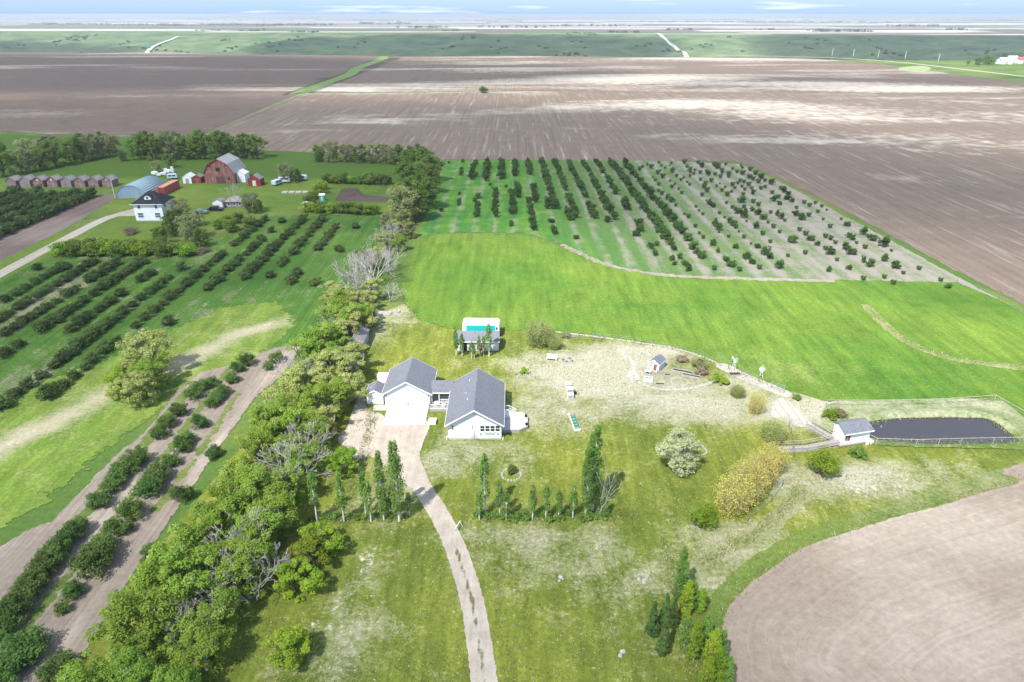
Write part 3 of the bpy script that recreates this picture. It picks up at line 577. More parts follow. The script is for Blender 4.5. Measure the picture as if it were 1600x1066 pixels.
def tubes(segs, sides=5):
    """segs: list of (p0, p1, r0, r1)"""
    A = np.array([s[0] for s in segs]); B = np.array([s[1] for s in segs]); ra = np.array([s[2] for s in segs]); rb = np.array([s[3] for s in segs])
    d = B - A; d /= np.linalg.norm(d, axis=1, keepdims=True) + 1e-9
    ref = np.where(np.abs(d[:, 2:3]) < .9, np.array([[0, 0, 1.]]), np.array([[1., 0, 0]])); u = np.cross(d, ref); u /= np.linalg.norm(u, axis=1, keepdims=True); w = np.cross(d, u)
    an = np.arange(sides) * 2 * math.pi / sides; c = np.cos(an)[None, :, None]; s = np.sin(an)[None, :, None]
    ring = u[:, None] * c + w[:, None] * s
    V = np.concatenate([A[:, None] + ring * ra[:, None, None], B[:, None] + ring * rb[:, None, None]], 1); n = len(segs)
    i = np.arange(sides); j = (i + 1) % sides; f = np.stack([i, j, j + sides, i + sides], 1)
    F = (f[None] + (np.arange(n) * 2 * sides)[:, None, None]).reshape(-1, 4)
    return V.reshape(-1, 3), F
def grow(r, p, d, L, rad, depth, segs, ends, kids=(2, 4), spread=.75, up=.25, shrink=.72, minr=.012):
    p = np.array(p, float); d = np.array(d, float); k = 3 if depth > 1 else 2
    for i in range(k):
        d = d + r.normal(size=3) * .16 + np.array([0, 0, up * .12]); d /= np.linalg.norm(d)
        q = p + d * L / k; r1 = max(minr, rad * (1 - .28 * (i + 1) / k * 1.2)); segs.append((p, q, rad * (1 - .28 * i / k * 1.2) if i else rad, r1)); p = q
    if depth <= 0: ends.append(p); return
    for _ in range(r.randint(*kids)):
        nd = d + unit(1, r)[0] * spread + np.array([0, 0, up]); nd /= np.linalg.norm(nd)
        grow(r, p, nd, L * shrink * r.uniform(.8, 1.2), max(minr, rad * .6), depth - 1, segs, ends, kids, spread, up, shrink, minr)
def deciduous(seed, h, w, leaf_m, clumps=55, per=75, size=.34, bark='bark', stems=1, twig=1.0, gap=.0):
    """returns (trunk mesh, crown mesh): limbs that branch, leaf clumps at their ends"""
    r = np.random.RandomState(seed); segs = []; ends = []
    for s in range(stems):
        b = np.array([r.uniform(-.25, .25) * (stems > 1), r.uniform(-.25, .25) * (stems > 1), -.1]); d = np.array([r.normal() * .3, r.normal() * .3, 1.]) if stems > 1 else np.array([r.normal() * .06, r.normal() * .06, 1.])
        th = h * (.2 if stems == 1 else .14); top = b + d / np.linalg.norm(d) * th; R0 = .035 * h / math.sqrt(stems) + .02
        segs.append((b, top, R0, R0 * .8))
        for _ in range(5 if stems == 1 else 3):
            nd = np.array([r.normal() * .75, r.normal() * .75, 1.]); nd /= np.linalg.norm(nd)
            grow(r, top, nd, h * .26, R0 * .55, 2, segs, ends, (2, 4), .7, .22, .72)
    E = np.array(ends); c = E.mean(0)
    # fit the limbs into an uneven ellipsoid of the wanted height and width
    kz = h * .9 / np.percentile(E[:, 2], 96); kx = w * .40 / (np.percentile(np.abs(E[:, :2]), 84) + 1e-6)
    def fit(P):
        f = np.clip((P[:, 2] - h * .06) / (h * .2), 0, 1); k = 1 + (kx - 1) * f
        return np.stack([P[:, 0] * k, P[:, 1] * k, P[:, 2] * kz], 1)
    A = fit(np.array([s[0] for s in segs])); B = fit(np.array([s[1] for s in segs])); E = fit(E)
    V, F = tubes([(a, b, s[2], s[3]) for a, b, s in zip(A, B, segs)], 5)
    tm = mesh_np('trunk', V, F, [M[bark]], None, True)
    if len(E) > clumps: E = E[r.permutation(len(E))[:clumps]]
    extra = np.stack([r.uniform(-.36, .36, max(0, clumps - len(E))) * w, r.uniform(-.36, .36, max(0, clumps - len(E))) * w, r.uniform(.3, .85, max(0, clumps - len(E))) * h], 1)
    ns = clumps // 3; a = r.uniform(0, 6.28, ns); q = np.sqrt(r.uniform(.2, 1, ns)) * w * .40
    skirt = np.stack([np.cos(a) * q, np.sin(a) * q, r.uniform(.08, .4, ns) * h], 1)
    E = np.concatenate([E, extra, skirt]); E[:, 2] = np.clip(E[:, 2], h * .1, h * .95)
    rr = r.uniform(.065, .135, (len(E), 1)) * (w + h) * .5; R = rr * np.array([[1.15, 1.15, .72]])
    V, F, T = leaves(E, R, per, size, r)
    return tm, mesh_np('crown', V, F, [leaf_m], {'tint': T})
def dead_tree_mesh(seed, h, w, n=4, depth=4, thick=1., lean=(0, 0)):
    r = np.random.RandomState(seed); segs = []; ends = []
    for _ in range(n):
        d = np.array([r.normal() * w / h * .8 + lean[0], r.normal() * w / h * .8 + lean[1], 1.]); d /= np.linalg.norm(d)
        grow(r, (r.normal() * .2, r.normal() * .2, -.05), d, h * .36, .10 * thick, depth, segs, ends, (2, 4), .55, .18, .66, .016)
    V, F = tubes(segs, 4); return mesh_np('dead_branches', V, F, [M['dead']], None, True)
def bush_mesh(seed, h, w, leaf_m, clumps=18, per=45, size=.3, stem='bark', low=.12, up=1.0, one=True, squash=.75):
    """one bush: short stems and foliage clumps filling a domed volume with an uneven outline"""
    r = np.random.RandomState(seed); C = []
    while len(C) < clumps:
        p = r.uniform(-1, 1, 3)
        if p[0]**2 + p[1]**2 + max(0, p[2])**2 < 1 and p[2] > -.7: C.append(p)
    C = np.array(C); E = np.stack([C[:, 0] * w * .38, C[:, 1] * w * .38, h * (low + .5 * (1 - low)) + C[:, 2] * h * .36], 1)
    E += r.normal(size=E.shape) * .06 * w
    R = r.uniform(.13, .24, (len(E), 1)) * w * np.array([[1, 1, squash * min(1.3, h / w * 1.3)]]); E[:, 2] = np.maximum(E[:, 2], R[:, 2] * .6)
    segs = [((r.normal() * .08 * w, r.normal() * .08 * w, -.05), e * np.array([.8, .8, .8]), .02 + .01 * h, .012) for e in E[:max(5, clumps // 2)]]
    segs = [(np.array(a), b, c, d) for a, b, c, d in segs]
    V, F = tubes(segs, 4); L, FL, T = leaves(E, R, per, size, r)
    return mesh_np('bush', np.concatenate([V, L]), np.concatenate([F, FL + len(V)]), [M[stem], leaf_m], {'tint': np.concatenate([np.zeros(len(V)), T])}, False, np.concatenate([np.zeros(len(F)), np.ones(len(FL))]))
def column_mesh(seed, h, w, leaf_m, clumps=46, per=45, size=.26, bark='pale_bark', start=.16, cone=0.):
    """upright poplar or spruce: returns trunk and crown"""
    r = np.random.RandomState(seed); segs = []; p = np.array([0, 0, -.1]); n = 7; rad = .012 * h + .03
    for i in range(n):
        q = np.array([r.normal() * .02 * w, r.normal() * .02 * w, h * (i + 1) / n * .97]); segs.append((p, q, rad * (1 - i / n * .85), rad * (1 - (i + 1) / n * .85))); p = q
    zs = np.sort(r.uniform(start, .97, clumps)); E = []; R = []
    for z in zs:
        u = (z - start) / (1 - start)
        prof = (1 - u) * .95 + .05 if cone else (np.sin(np.clip(u * .82 + .16, 0, 1) * math.pi) ** .6 * (1 - .25 * u) * r.uniform(.6, 1.15) + .05)
        a = r.uniform(0, 2 * math.pi); rr = prof * w * .5
        q = np.array([math.cos(a) * rr * .62, math.sin(a) * rr * .62, z * h]); E.append(q); R.append((rr * .52 + .1, rr * .52 + .1, .035 * h + .12) if cone else (rr * .40 + .08, rr * .40 + .08, .05 * h + .12))
        segs.append((np.array([0, 0, max(.1, z * h - rr * (.1 if cone else 1.2))]), q, .02 + .002 * h, .012))
    V, F = tubes(segs, 5); tm = mesh_np('trunk', V, F, [M[bark]], None, True)
    V, F, T = leaves(E, R, per, size, r, .6 if not cone else .3, .5, .6)
    return tm, mesh_np('crown', V, F, [leaf_m], {'tint': T})
def upright_shrub(seed, h, w, leaf_m, stems=70, per=34, size=.2, wood='leaf'):
    """vase of many upright twigs with leaves along them (shrub willow)"""
    r = np.random.RandomState(seed); segs = []; E = []; R = []
    for _ in range(stems):
        a = r.uniform(0, 2 * math.pi); q = math.sqrt(r.uniform(0, 1)) * w * .5; hh = h * r.uniform(.72, 1.0) * (1 - .35 * (2 * q / w) ** 2.2)
        b = np.array([math.cos(a) * q * .3, math.sin(a) * q * .3, -.05]); m = np.array([math.cos(a) * q * .75, math.sin(a) * q * .75, hh * .5]); tp = np.array([math.cos(a) * q, math.sin(a) * q, hh]); tp += r.normal(size=3) * .12
        segs += [(b, m, .03, .022), (m, tp, .022, .010)]
        for u in (-.75, -.4, .0, .35, .7, .95):
            E.append(m + (tp - m) * u); R.append((.09 * w + .06, .09 * w + .06, .13 * h))
    V, F = tubes(segs, 4); tm = mesh_np('trunk', V, F, [M['wood']], None, True)
    V, F, T = leaves(E, R, max(4, per // 5), size, r, .3, .3, .5); return tm, mesh_np('crown', V, F, [leaf_m], {'tint': T})

rnd = random.Random(11)
def tree(name, meshes, xy, label, cat='tree', group=None, s=1.0, rz=None, parts=('trunk', 'crown')):
    o = empty(name, xy, rnd.uniform(0, 6.28) if rz is None else rz, label, cat, group, s)
    for nm, me in zip(parts, meshes): link(nm, me, o)
    return o

# --- windbreak: three lines of trees running away from the drone
WB = [deciduous(100 + i, (7.4, 6.8, 7.8, 6.2, 7.2, 6.8)[i], (5.6, 5.4, 5.2, 5.2, 6.0, 5.2)[i], M[('leaf_wind', 'leaf_wind', 'leaf_wind', 'leaf_pale', 'leaf_wind', 'leaf_wind')[i]], 64, 120, .24, 'dead' if i in (1, 3, 5) else 'bark', 1 if i % 2 else 2) for i in range(6)]
WB.append(deciduous(106, 7.0, 5.8, M['leaf_lime'], 52, 120, .27, 'dead', 2))
cl_w = np.array([(-35.2, 38), (-33.6, 52), (-32.6, 70), (-31.6, 86), (-31.4, 104), (-32.2, 122), (-32.4, 145), (-32.2, 158)])
lanes = {'driveway-side': 3.9, 'middle': 0.3, 'orchard-side': -3.6}
for ln, off in lanes.items():
    k = 0; y = 41.0 + rnd.uniform(0, 2)
    while y < (138 if ln != 'orchard-side' else 136):
        x = np.interp(y, cl_w[:, 1], cl_w[:, 0]) + off * (1.0 if y < 110 else .72) + rnd.uniform(-.7, .7)
        skip = (ln == 'driveway-side' and (112 < y < 122)) or (ln == 'driveway-side' and y > 128) 
        if not skip:
            v = rnd.choice([0, 1, 2, 4, 0, 2, 4, 5, 3]) if y < 85 else rnd.choice([0, 6, 2, 6, 3, 5, 6])
            tree('windbreak_tree', WB[v], (x, y), f'spring-green windbreak tree, {ordinal(k)} from the bottom in the {ln} line', 'tree', 'windbreak trees', rnd.uniform(.72, 1.08) * (1 if ln != 'driveway-side' else .9)); k += 1
        y += rnd.uniform(4.2, 6.4)
# bare dead trees and branches showing in the windbreak
DT = [dead_tree_mesh(7, 9.5, 10, 12, 4, 1.5), dead_tree_mesh(8, 5.0, 5, 6, 5, .8), dead_tree_mesh(9, 6.5, 5.5, 6, 5, .9)]
for (px, py), v, s, lab in (((580,452),0,1.15,'largest bare grey dead tree, its pale fan of branches above the green pasture edge'), ((552,440),0,.85,'bare grey dead tree left beside the largest dead tree'), ((606,425),0,.8,'grey leafless tree behind the largest dead tree'),
        ((612,385),2,1.1,'grey leafless tree farthest up the windbreak by the pasture corner'), ((560,470),1,1.1,'small bare grey shrub in front of the largest dead tree'), ((545,452),1,.9,'bare grey shrub at the orchard side of the dead trees'),
        ((446,770),2,1.3,'bare branching dead tree on the lawn edge of the windbreak, upper of two'), ((412,892),1,1.45,'low bare dead tree leaning onto the lawn, lower of two'), ((330,960),1,1.0,'bare grey limbs poking from the windbreak near the bottom of the photo'), ((500,655),1,.9,'bare twiggy shrub between windbreak and gravel yard'), ((492,712),2,1.0,'bare grey tree on the lawn edge of the windbreak level with the house'), ((392,935),1,1.3,'bare grey limbs on the lawn edge just above the lone green bushy tree'), ((520,590),1,1.1,'bare grey shrub at the windbreak edge beside the gravel yard'), ((300,1010),2,.9,'bare grey crown rising in the middle of the near windbreak'), ((460,610),2,1.0,'bare grey crown in the middle of the windbreak left of the garage'), ((525,520),2,1.0,'bare grey crown in the windbreak left of the old open shed'), ((612,470),1,.9,'grey brush tangle beside the pale boards near the pasture')):
    o = link('dead_tree', DT[v], None, G(px, py), rnd.uniform(0, 6), s); tag(o, lab, 'tree', 'bare dead trees')
# half-green trees farther up the windbreak
for (px, py), v, s, lab in (((640,372),3,.8,'pale half-leafed tree at the top of the windbreak beside the pasture corner'), ((625,392),5,.75,'pale half-leafed tree just below the top of the windbreak'), ((607,358),3,.85,'grey-green tree at the orchard corner of the windbreak'), ((548,505),3,.9,'pale leafy tree behind the old open shed'), ((590,418),6,.8,'pale green tree just above the largest dead tree'), ((566,420),3,.85,'grey-green tree on the orchard side above the dead trees'), ((586,470),6,.8,'pale green tree at the foot of the largest dead tree'), ((618,374),6,.85,'pale green tree filling the windbreak below the big orchard-corner trees'), ((600,392),3,.85,'grey-green tree left of the upper dead trees'), ((634,354),6,.8,'pale green tree just below the big orchard-corner trees'), ((598,405),5,.65,'thin green tree growing among the grey dead trees'), ((552,528),6,.95,'pale leafy tree hanging over the roof of the old open shed'), ((540,545),6,.9,'pale leafy tree left of the old open shed'), ((556,562),3,.62,'small pale tree in front of the old open shed'), ((575,488),6,.75,'pale leafy tree between the old shed and the stacked boards'), ((520,478),6,.85,'pale leafy tree on the orchard side of the dead trees'), ((535,490),6,.95,'pale leafy tree behind the crowns over the old shed')):
    tree('windbreak_tree', WB[v], G(px, py), lab, 'tree', 'windbreak trees', s)

# --- farmyard trees and hedges
FT = [deciduous(200 + i, 11, (9, 10, 8.5)[i], M[('leaf_mid', 'leaf_pale', 'leaf_mid')[i]], 60, 60, .5, 'bark', 2) for i in range(3)]
def grove(pts, labf, h, group, kinds=(0, 1, 2)):
    for i, (px, py) in enumerate(pts): tree('grove_tree', FT[rnd.choice(kinds)], G(px, py), labf(i), 'tree', group, h / 11 * rnd.uniform(.88, 1.1))
grove([(8,276),(35,271),(62,266),(90,260),(118,255),(146,249),(172,245)], lambda i: f'leafy tree in the front of the far left grove, {ordinal(i)} from the left edge', 10.5, 'far left grove')
grove([(4,258),(45,252),(85,247),(125,243),(160,240)], lambda i: f'leafy tree at the back of the far left grove, {ordinal(i)} from the left edge', 10.5, 'far left grove')
grove([(216,249),(240,249),(268,249),(296,249),(322,248),(348,248),(374,248),(402,248)], lambda i: f'round tree behind the red barn, {ordinal(i)} from the left in the front line', 11.5, 'grove behind the barn')
grove([(228,244),(262,243),(310,242),(352,242),(390,243)], lambda i: f'round tree behind the red barn, {ordinal(i)} from the left in the back line', 11.5, 'grove behind the barn')
grove([(499,252),(520,253),(541,253),(562,254),(582,254),(601,255),(620,257)], lambda i: f'tree in the shelter row along the ploughed field, {ordinal(i)} from the left', 8.4, 'shelter row behind the garden')
grove([(668,268),(652,262),(640,275),(675,285),(658,292),(640,300),(668,302),(650,315),(665,325),(640,328),(652,342),(628,345)], lambda i: f'large leafy tree beside the far orchard corner, {ordinal(i)} from the back', 10.5, 'big trees at the orchard corner')
for px, py, v, h, lab in ((447,284,1,7.5,'grey-green tree standing alone right of the barn'),(462,285,0,5.5,'small tree leaning on the lone grey-green tree'),(395,331,1,6.5,'pale leafy tree between grey outbuilding and garden'),(404,333,0,4.5,'small dark tree at the right of the grey outbuilding'),(247,268,1,4.5,'small pale tree left behind the white scrap pile'),(268,262,2,6.0,'taller tree behind the white scrap pile'),(194,252,0,4.5,'small dark tree between the two groves'),
        (262,335,1,6.2,'grey tree leaning against the right side of the white farmhouse'),(285,342,1,6.8,'grey-green tree between farmhouse and blue car'),(272,368,0,7.5,'big green tree in front of the farmhouse, left of its pair'),(300,374,1,7.5,'big grey-green tree in front of the farmhouse, right of its pair'),(318,385,0,5.5,'green tree at the right end of the farmhouse hedge'),(250,382,0,5.5,'green tree rising behind the farmhouse hedge'),(312,352,1,5,'twiggy purple-grey tree near the blue car')):
    tree('farm_tree', FT[v], G(px, py), lab, 'tree', 'single farmyard trees', h / 11)
HB = [bush_mesh(300 + i, 3.6, 5.2, M['leaf_grn' if i % 2 else 'leaf_mid'], 30, 60, .42) for i in range(4)]
def hedge(pts, labf, group, s=1.0):
    for i, (px, py) in enumerate(pts): tag(link('hedge_shrub', HB[rnd.randrange(4)], None, G(px, py), rnd.uniform(0, 6), s * rnd.uniform(.85, 1.15)), labf(i), 'shrub', group)
hedge([(98 + 17.5 * i, 398 + (2.0 if i % 2 else 0)) for i in range(12)], lambda i: f'green shrub in the long hedge in front of the farmhouse, {ordinal(i)} from the left', 'farmhouse hedge', 1.0)
hedge([(120 + 22 * i, 388) for i in range(7)], lambda i: f'green shrub in the back of the farmhouse hedge, {ordinal(i)} from the left', 'farmhouse hedge', .9)
hedge([(512 + 13 * i, 286 + .3 * i) for i in range(8)], lambda i: f'shrub in the hedge behind the garden plot, {ordinal(i)} from the left', 'garden hedge')
hedge([(506,296),(499,303),(492,311),(484,319)], lambda i: f'shrub in the hedge left of the garden plot, {ordinal(i)} from the back', 'garden hedge')
hedge([(482 + 12.5 * i, 331 + .5 * i) for i in range(9)], lambda i: f'shrub in the hedge in front of the garden plot, {ordinal(i)} from the left', 'garden hedge', .95)
hedge([(345,357),(358,350),(372,348),(362,362),(390,354)], lambda i: f'shrub in the clump below the grey cabin, {ordinal(i)} from the left', 'clump by the orchard rows', .95)

# --- far orchard: rows six metres apart
RB = [bush_mesh(400 + i, 2.6, 2.8, M['leaf_dark'], 20, 46, .38) for i in range(5)]
def z1(x, y): return (680 + x / 6.6625, 240 + y / 6.6625)
def z2(x, y): return (900 + x / 6.6625, 240 + y / 6.6625)
def z3(x, y): return (880 + x / 5.333, 300 + y / 5.333)
def z4(x, y): return (1080 + x / 4.21, 240 + y / 4.21)
pts = []
def run(a, b, s=1.0, step=4.3):
    A = np.array(G(*a)); B = np.array(G(*b)); n = max(1, int(round(np.linalg.norm(B - A) / step)))
    for i in range(n + 1):
        p = A + (B - A) * i / n; pts.append((p[0], p[1], s * rnd.uniform(.88, 1.1)))
for a, b, s in ((z1(415,110),z1(418,270),.95),(z1(410,470),z1(412,655),.8),(z1(555,110),z1(570,285),1.15),(z1(585,420),z1(600,660),1.0),(z1(700,100),z1(712,262),1.15),(z1(748,440),z1(775,635),1.0),(z1(830,105),z1(855,240),1.05),(z1(885,340),z1(1000,800),.9),
        (z1(970,110),z1(1000,225),1.15),(z1(1045,360),z1(1125,575),1.0),(z1(1100,95),z1(1350,690),1.1),(z1(1230,100),z1(1375,385),1.0),(z1(1415,465),z1(1520,670),.95),(z1(1365,105),z1(1535,395),1.0),(z2(215,600),z2(275,715),1.0),(z2(50,120),z2(120,190),1.1),(z2(160,250),z2(235,385),.95),
        (z2(270,430),z2(460,690),1.05),(z2(185,110),z2(285,205),1.05),(z2(330,280),z2(420,425),.95),(z2(330,110),z2(420,190),1.2),(z2(440,225),z2(560,400),1.1),(z2(590,420),z2(850,690),1.1),(z2(880,740),z2(1040,950),1.1),(z2(475,130),z2(610,255),1.15),(z2(650,320),z2(710,400),1.2),(z2(760,455),z2(890,565),1.15),(z2(950,610),z2(1050,710),1.15),(z2(1080,770),z2(1150,840),1.15)): run(a, b, s)
def add(f, lst, s=.85):
    for q in lst:
        g = G(*f(q[0], q[1] + 10)); sc = s * (q[2] if len(q) > 2 else 1) * rnd.uniform(.72, 1.12) * .92
        if all((g[0] - a) ** 2 + (g[1] - b) ** 2 > 4.5 for a, b, _ in pts): pts.append((g[0], g[1], sc))
add(z1, [(140,95,.8),(285,85,.8),(270,165,1),(268,215,1.1),(250,420,.6),(245,500,.9),(245,530,.9),(60,600,.9),(735,345,.6),(785,720,.7),(790,745,.8),(1165,715,.9),(1205,790,1.3),(1205,830,1.3),(1430,880,1.2),(570,325,.6)])
add(z2, [(115,450,1.3),(165,535,1.1),(550,530,1.6),(545,580,1.6),(670,715),(690,750),(730,800,1.2),(570,850,1.4),(590,865,1.3),(660,165),(740,115,.7),(780,145),(850,205),(900,245,1.1),(860,95,.8),(885,125,.7),(925,150,.6),(990,100,.7),(1000,190),(1045,235,.8),(1125,95,1.1),(1140,195),(1185,235,.8),(1090,275,.7),(1265,95),(1320,135,1.3),(1290,200,1.1),(1335,225,1.1),(1235,175,.6),(1190,155,.6),(995,350),(890,420),(855,390,.6),(945,470),(985,500,1.1),(1330,350,1.1),(1360,390,.9),(1405,285,.9),(1370,525),(1410,555,1.2),(1165,660,.7),(1480,750,1.2),(1510,790,1.2),(1475,950,1.2),(1275,990,1.2),(1290,1035,1.2),(1195,895,1.3),(1515,1020,.8),(835,950,.9),(850,985,.9),(1070,1000,1.1)])
add(z3, [(770,430,.9),(785,465,.9),(820,520,1),(850,560,1),(880,600,.7),(965,480,1),(1020,550,.9),(1060,600,1.1),(1095,650,1.1),(1125,475,1.1),(1140,515,1),(1185,545,1.1),(1290,440,1.1),(1320,490,.7),(1385,570,1.1),(1430,615,1.1),(1465,650,.8),(1255,640,.7),(1565,545,1.2),(1375,370,.7)])
add(z4, [(45,60),(75,85,1.2),(150,75,1.3),(180,90,1.3),(200,110),(225,70,.8),(55,125),(85,140,.8),(155,135,.9),(190,150,.9),(245,135),(335,90,.8),(385,105,1.2),(420,130),(450,145),(475,155),(335,130,1.1),(380,155),(405,165),(440,185,.9),(345,185),(375,205,1.2),(395,225,.8),(320,175,.7),(270,205,.9),(285,225,.8),(85,220),(100,245,.8),(130,180,.8),(165,210,.7),(435,260,1.3),(485,215,.8),(545,195,1.4),(590,230),(610,240),(630,250),(660,270,1.1),(530,255,.8),(570,285,.8),(605,295,1.2),(625,310),(505,305,1.3),(545,330,1.2),(740,320,.8),(775,340),(440,335,.9),(405,315,.8),(300,315,1.3),(235,270,.9),(200,240,.7),(340,265,.7),(345,350),(385,370,1.1),(425,395,1.2),(470,425,1.1),(520,385,.8),(555,400,1.1),(575,420,1.1),(660,405),(700,425,1.2),(770,405,.8),(135,345,1.2),(295,385,1.2),(335,415,1.3),(265,450,1.2),(290,465,1.2),(430,485,1.2),(175,475),(190,495,1.4),(175,605,1.3),(245,545,.7),(310,615,.8),(450,610,.8),(200,640,.7),(680,575,1.1),(780,560,1.1),(880,545,.9),(910,560,1.1),(945,585,.7),(975,600,.7),(910,480,.7),(985,465,1.1),(1015,475,.9),(1025,545),(1055,560),(1085,585,.6),(1110,525,1.1),(1150,545,1.1),(1190,565,1.2),(1265,600,1.6),(1240,590,1.1),(920,655,1.4),(1025,625,1.3),(1050,655,1.2),(880,625,.6),(1270,700,.9),(1175,735,1.1),(1200,745),(1350,745,1.2),(1495,755,.7),(515,660,1.1),(540,685,1.2),(605,745,1.3),(395,690,1.3),(420,715,1.3),(445,750,.7),(565,720,.6),(250,700,1.3),(290,745,1.3),(315,770,.8),(45,635,1.3),(90,685,1.1),(20,760,1.4),(145,760,.6),(830,380,.6),(690,355,.7)])
X0 = -28.9
for k in range(12, 23):                       # small young bushes between the grown ones
    yy = 296.0
    while yy > 150:
        yy -= rnd.uniform(4, 8); xx = X0 + 5.98 * k + rnd.uniform(-.4, .4)
        if rnd.random() < .7 and inside(np.array([xx + 2.]), np.array([yy - 3.]), np.array(orch))[0] and all((xx - a) ** 2 + (yy - b) ** 2 > 9 for a, b, _ in pts): pts.append((xx, yy, rnd.uniform(.28, .62)))
rows = {}
for x, y, s in pts: rows.setdefault(max(0, int(round((x - X0) / 5.98))), []).append((y, x, s))
keys = sorted(rows)
allp = [(k, i, *p) for k in keys for i, p in enumerate(sorted(rows[k], reverse=True))]
allp.sort(key=lambda q: -q[4] / (q[2] + 20)); print('far bushes', len(allp))
for k, i, y, x, s in allp[:300]:
    xr = X0 + 5.98 * k; x = x * .4 + xr * .6
    tag(link('orchard_bush', RB[rnd.randrange(5)], None, (x, y), rnd.uniform(0, 6), (s * rnd.uniform(.8, 1.1), s * rnd.uniform(.85, 1.15), s * rnd.uniform(.75, 1.15))), f'round dark bush, {ordinal(i)} from the ploughed field, {ordinal(keys.index(k))} far orchard row from left', 'bush', 'far orchard bushes')
if len(allp) > 300:
    V = []; Fs = []; T = []
    base = bush_mesh(499, 2.6, 3, M['leaf_dark'], 16, 40, .4); n = len(base.vertices); co = np.empty(n * 3); base.vertices.foreach_get('co', co); co = co.reshape(-1, 3)
    fi = np.empty(len(base.loops), int); base.loops.foreach_get('vertex_index', fi); fi = fi.reshape(-1, 4); tt = np.empty(n); base.attributes['tint'].data.foreach_get('value', tt)
    for j, (k, i, y, x, s) in enumerate(allp[300:]): V.append(co * s + np.array([x, y, 0])); Fs.append(fi + j * n); T.append(tt)
    o = link('orchard_bushes', mesh_np('orchard_bushes', np.concatenate(V), np.concatenate(Fs), [M['leaf_dark']], {'tint': np.concatenate(T)})); tag(o, 'remaining small bushes at the right end of the far orchard', 'bushes', None, 'stuff')

# --- left orchard: rows about six metres apart
LB = [bush_mesh(500 + i, 2.0, 4.2, M['leaf_orch'], 24, 58, .36, squash=.8) for i in range(5)]
lp = []
def addl(f, lst, s=1.0):
    for q in lst:
        g = G(*f(q[0], q[1] + 8)); 
        if all((g[0] - a) ** 2 + (g[1] - b) ** 2 > 5.0 for a, b, _ in lp): lp.append((g[0], g[1], s * rnd.uniform(.85, 1.15)))
addl(lambda x, y: (x / 6.66, 380 + y / 6.66), [(100,600),(240,530),(290,620),(50,800),(470,270),(560,310),(640,250),(740,270),(830,240),(500,500),(600,440),(690,390),(780,340),(860,310),(900,390),(1010,360),(960,210),(1090,290),(1200,220),(1460,210),(1080,480),(1150,440),(1200,400),(1290,330),(1390,280),(1460,390),(1560,310),(700,540),(800,520),(860,610),(970,540),(1130,610),(1290,540),(470,670),(580,610),(350,780),(250,830),(700,720),(430,900),(560,820),(640,760),(900,780),(1000,710),(720,910),(830,840),(60,940),(1250,720),(1350,650),(1450,580),(1560,510),(1100,850),(1500,780),(950,960),(870,1000),(1040,900)])
addl(lambda x, y: (200 + x / 4.444, 330 + y / 4.444), [(90,370),(30,430),(100,490),(190,440),(385,400),(20,580),(230,530),(150,580),(60,640),(560,410),(440,500),(310,600),(380,560),(190,690),(110,740),(300,780),(640,340),(690,300),(760,230),(830,180),(890,130),(940,100),(980,60),(750,370),(850,300),(900,250),(960,200),(1020,140),(1090,70),(600,540),(650,480),(820,460),(880,400),(940,340),(1000,270),(1060,220),(1120,160),(1180,110),(1240,60),(990,450),(1060,370),(1150,290),(1210,230),(1270,170),(1320,110),(1370,60),(1140,490),(1180,430),(1330,260),(1400,170),(1460,110),(1300,500),(1480,270),(1580,110)])
addl(lambda x, y: (x / 5.333, 500 + y / 5.333), [(40,130),(30,290),(350,80),(620,80),(860,60),(650,230),(700,190),(400,390),(540,290),(720,340),(850,250),(930,190),(90,630),(190,560),(330,640),(30,720)])
lk = {}
for x, y, s in lp: lk.setdefault(int(round((-46.8 - x) / 6.05)), []).append((y, x, s))
ks = sorted(lk)
for k in ks:
    xr = -46.8 - 6.05 * k; row = sorted(lk[k], reverse=True)
    for a, b in list(zip(row, row[1:])):
        gap = a[0] - b[0]
        if 4.6 < gap < 17:
            m_ = max(1, int(round(gap / 3.7)) - 1)
            row += [(a[0] - gap * (q + 1) / (m_ + 1), xr, rnd.uniform(.72, .95)) for q in range(m_) if gap < 8 or rnd.random() < .72]
    for i, (y, x, s) in enumerate(sorted(row, reverse=True)):
        s *= rnd.uniform(.72, .98); tag(link('berry_bush', LB[rnd.randrange(5)], None, (x * .15 + xr * .85, y), rnd.uniform(-.2, .2) + math.pi / 2, (1.15 * s, .82 * s, s * rnd.uniform(.85, 1.15))), f'low dark left-orchard bush, {ordinal(i)} from the far end, {ordinal(ks.index(k))} row from the windbreak', 'bush', 'left orchard bushes')
for k, xr in enumerate((-147.6, -153.6, -161, -168, -176)):
    y = (238, 240, 238, 241, 243)[k]; i = 0
    while y > (178, 190, 205, 215, 228)[k]:
        s = rnd.uniform(.95, 1.2); tag(link('berry_bush', LB[rnd.randrange(5)], None, (xr + rnd.uniform(-.4, .4), y), math.pi / 2, (s, s, s * 1.35)), f'dense green bush before the granaries, {ordinal(i)} from the far end, {ordinal(k)} row from the road', 'bush', 'bushes in front of the granaries')
        y -= rnd.uniform(2.9, 3.4); i += 1
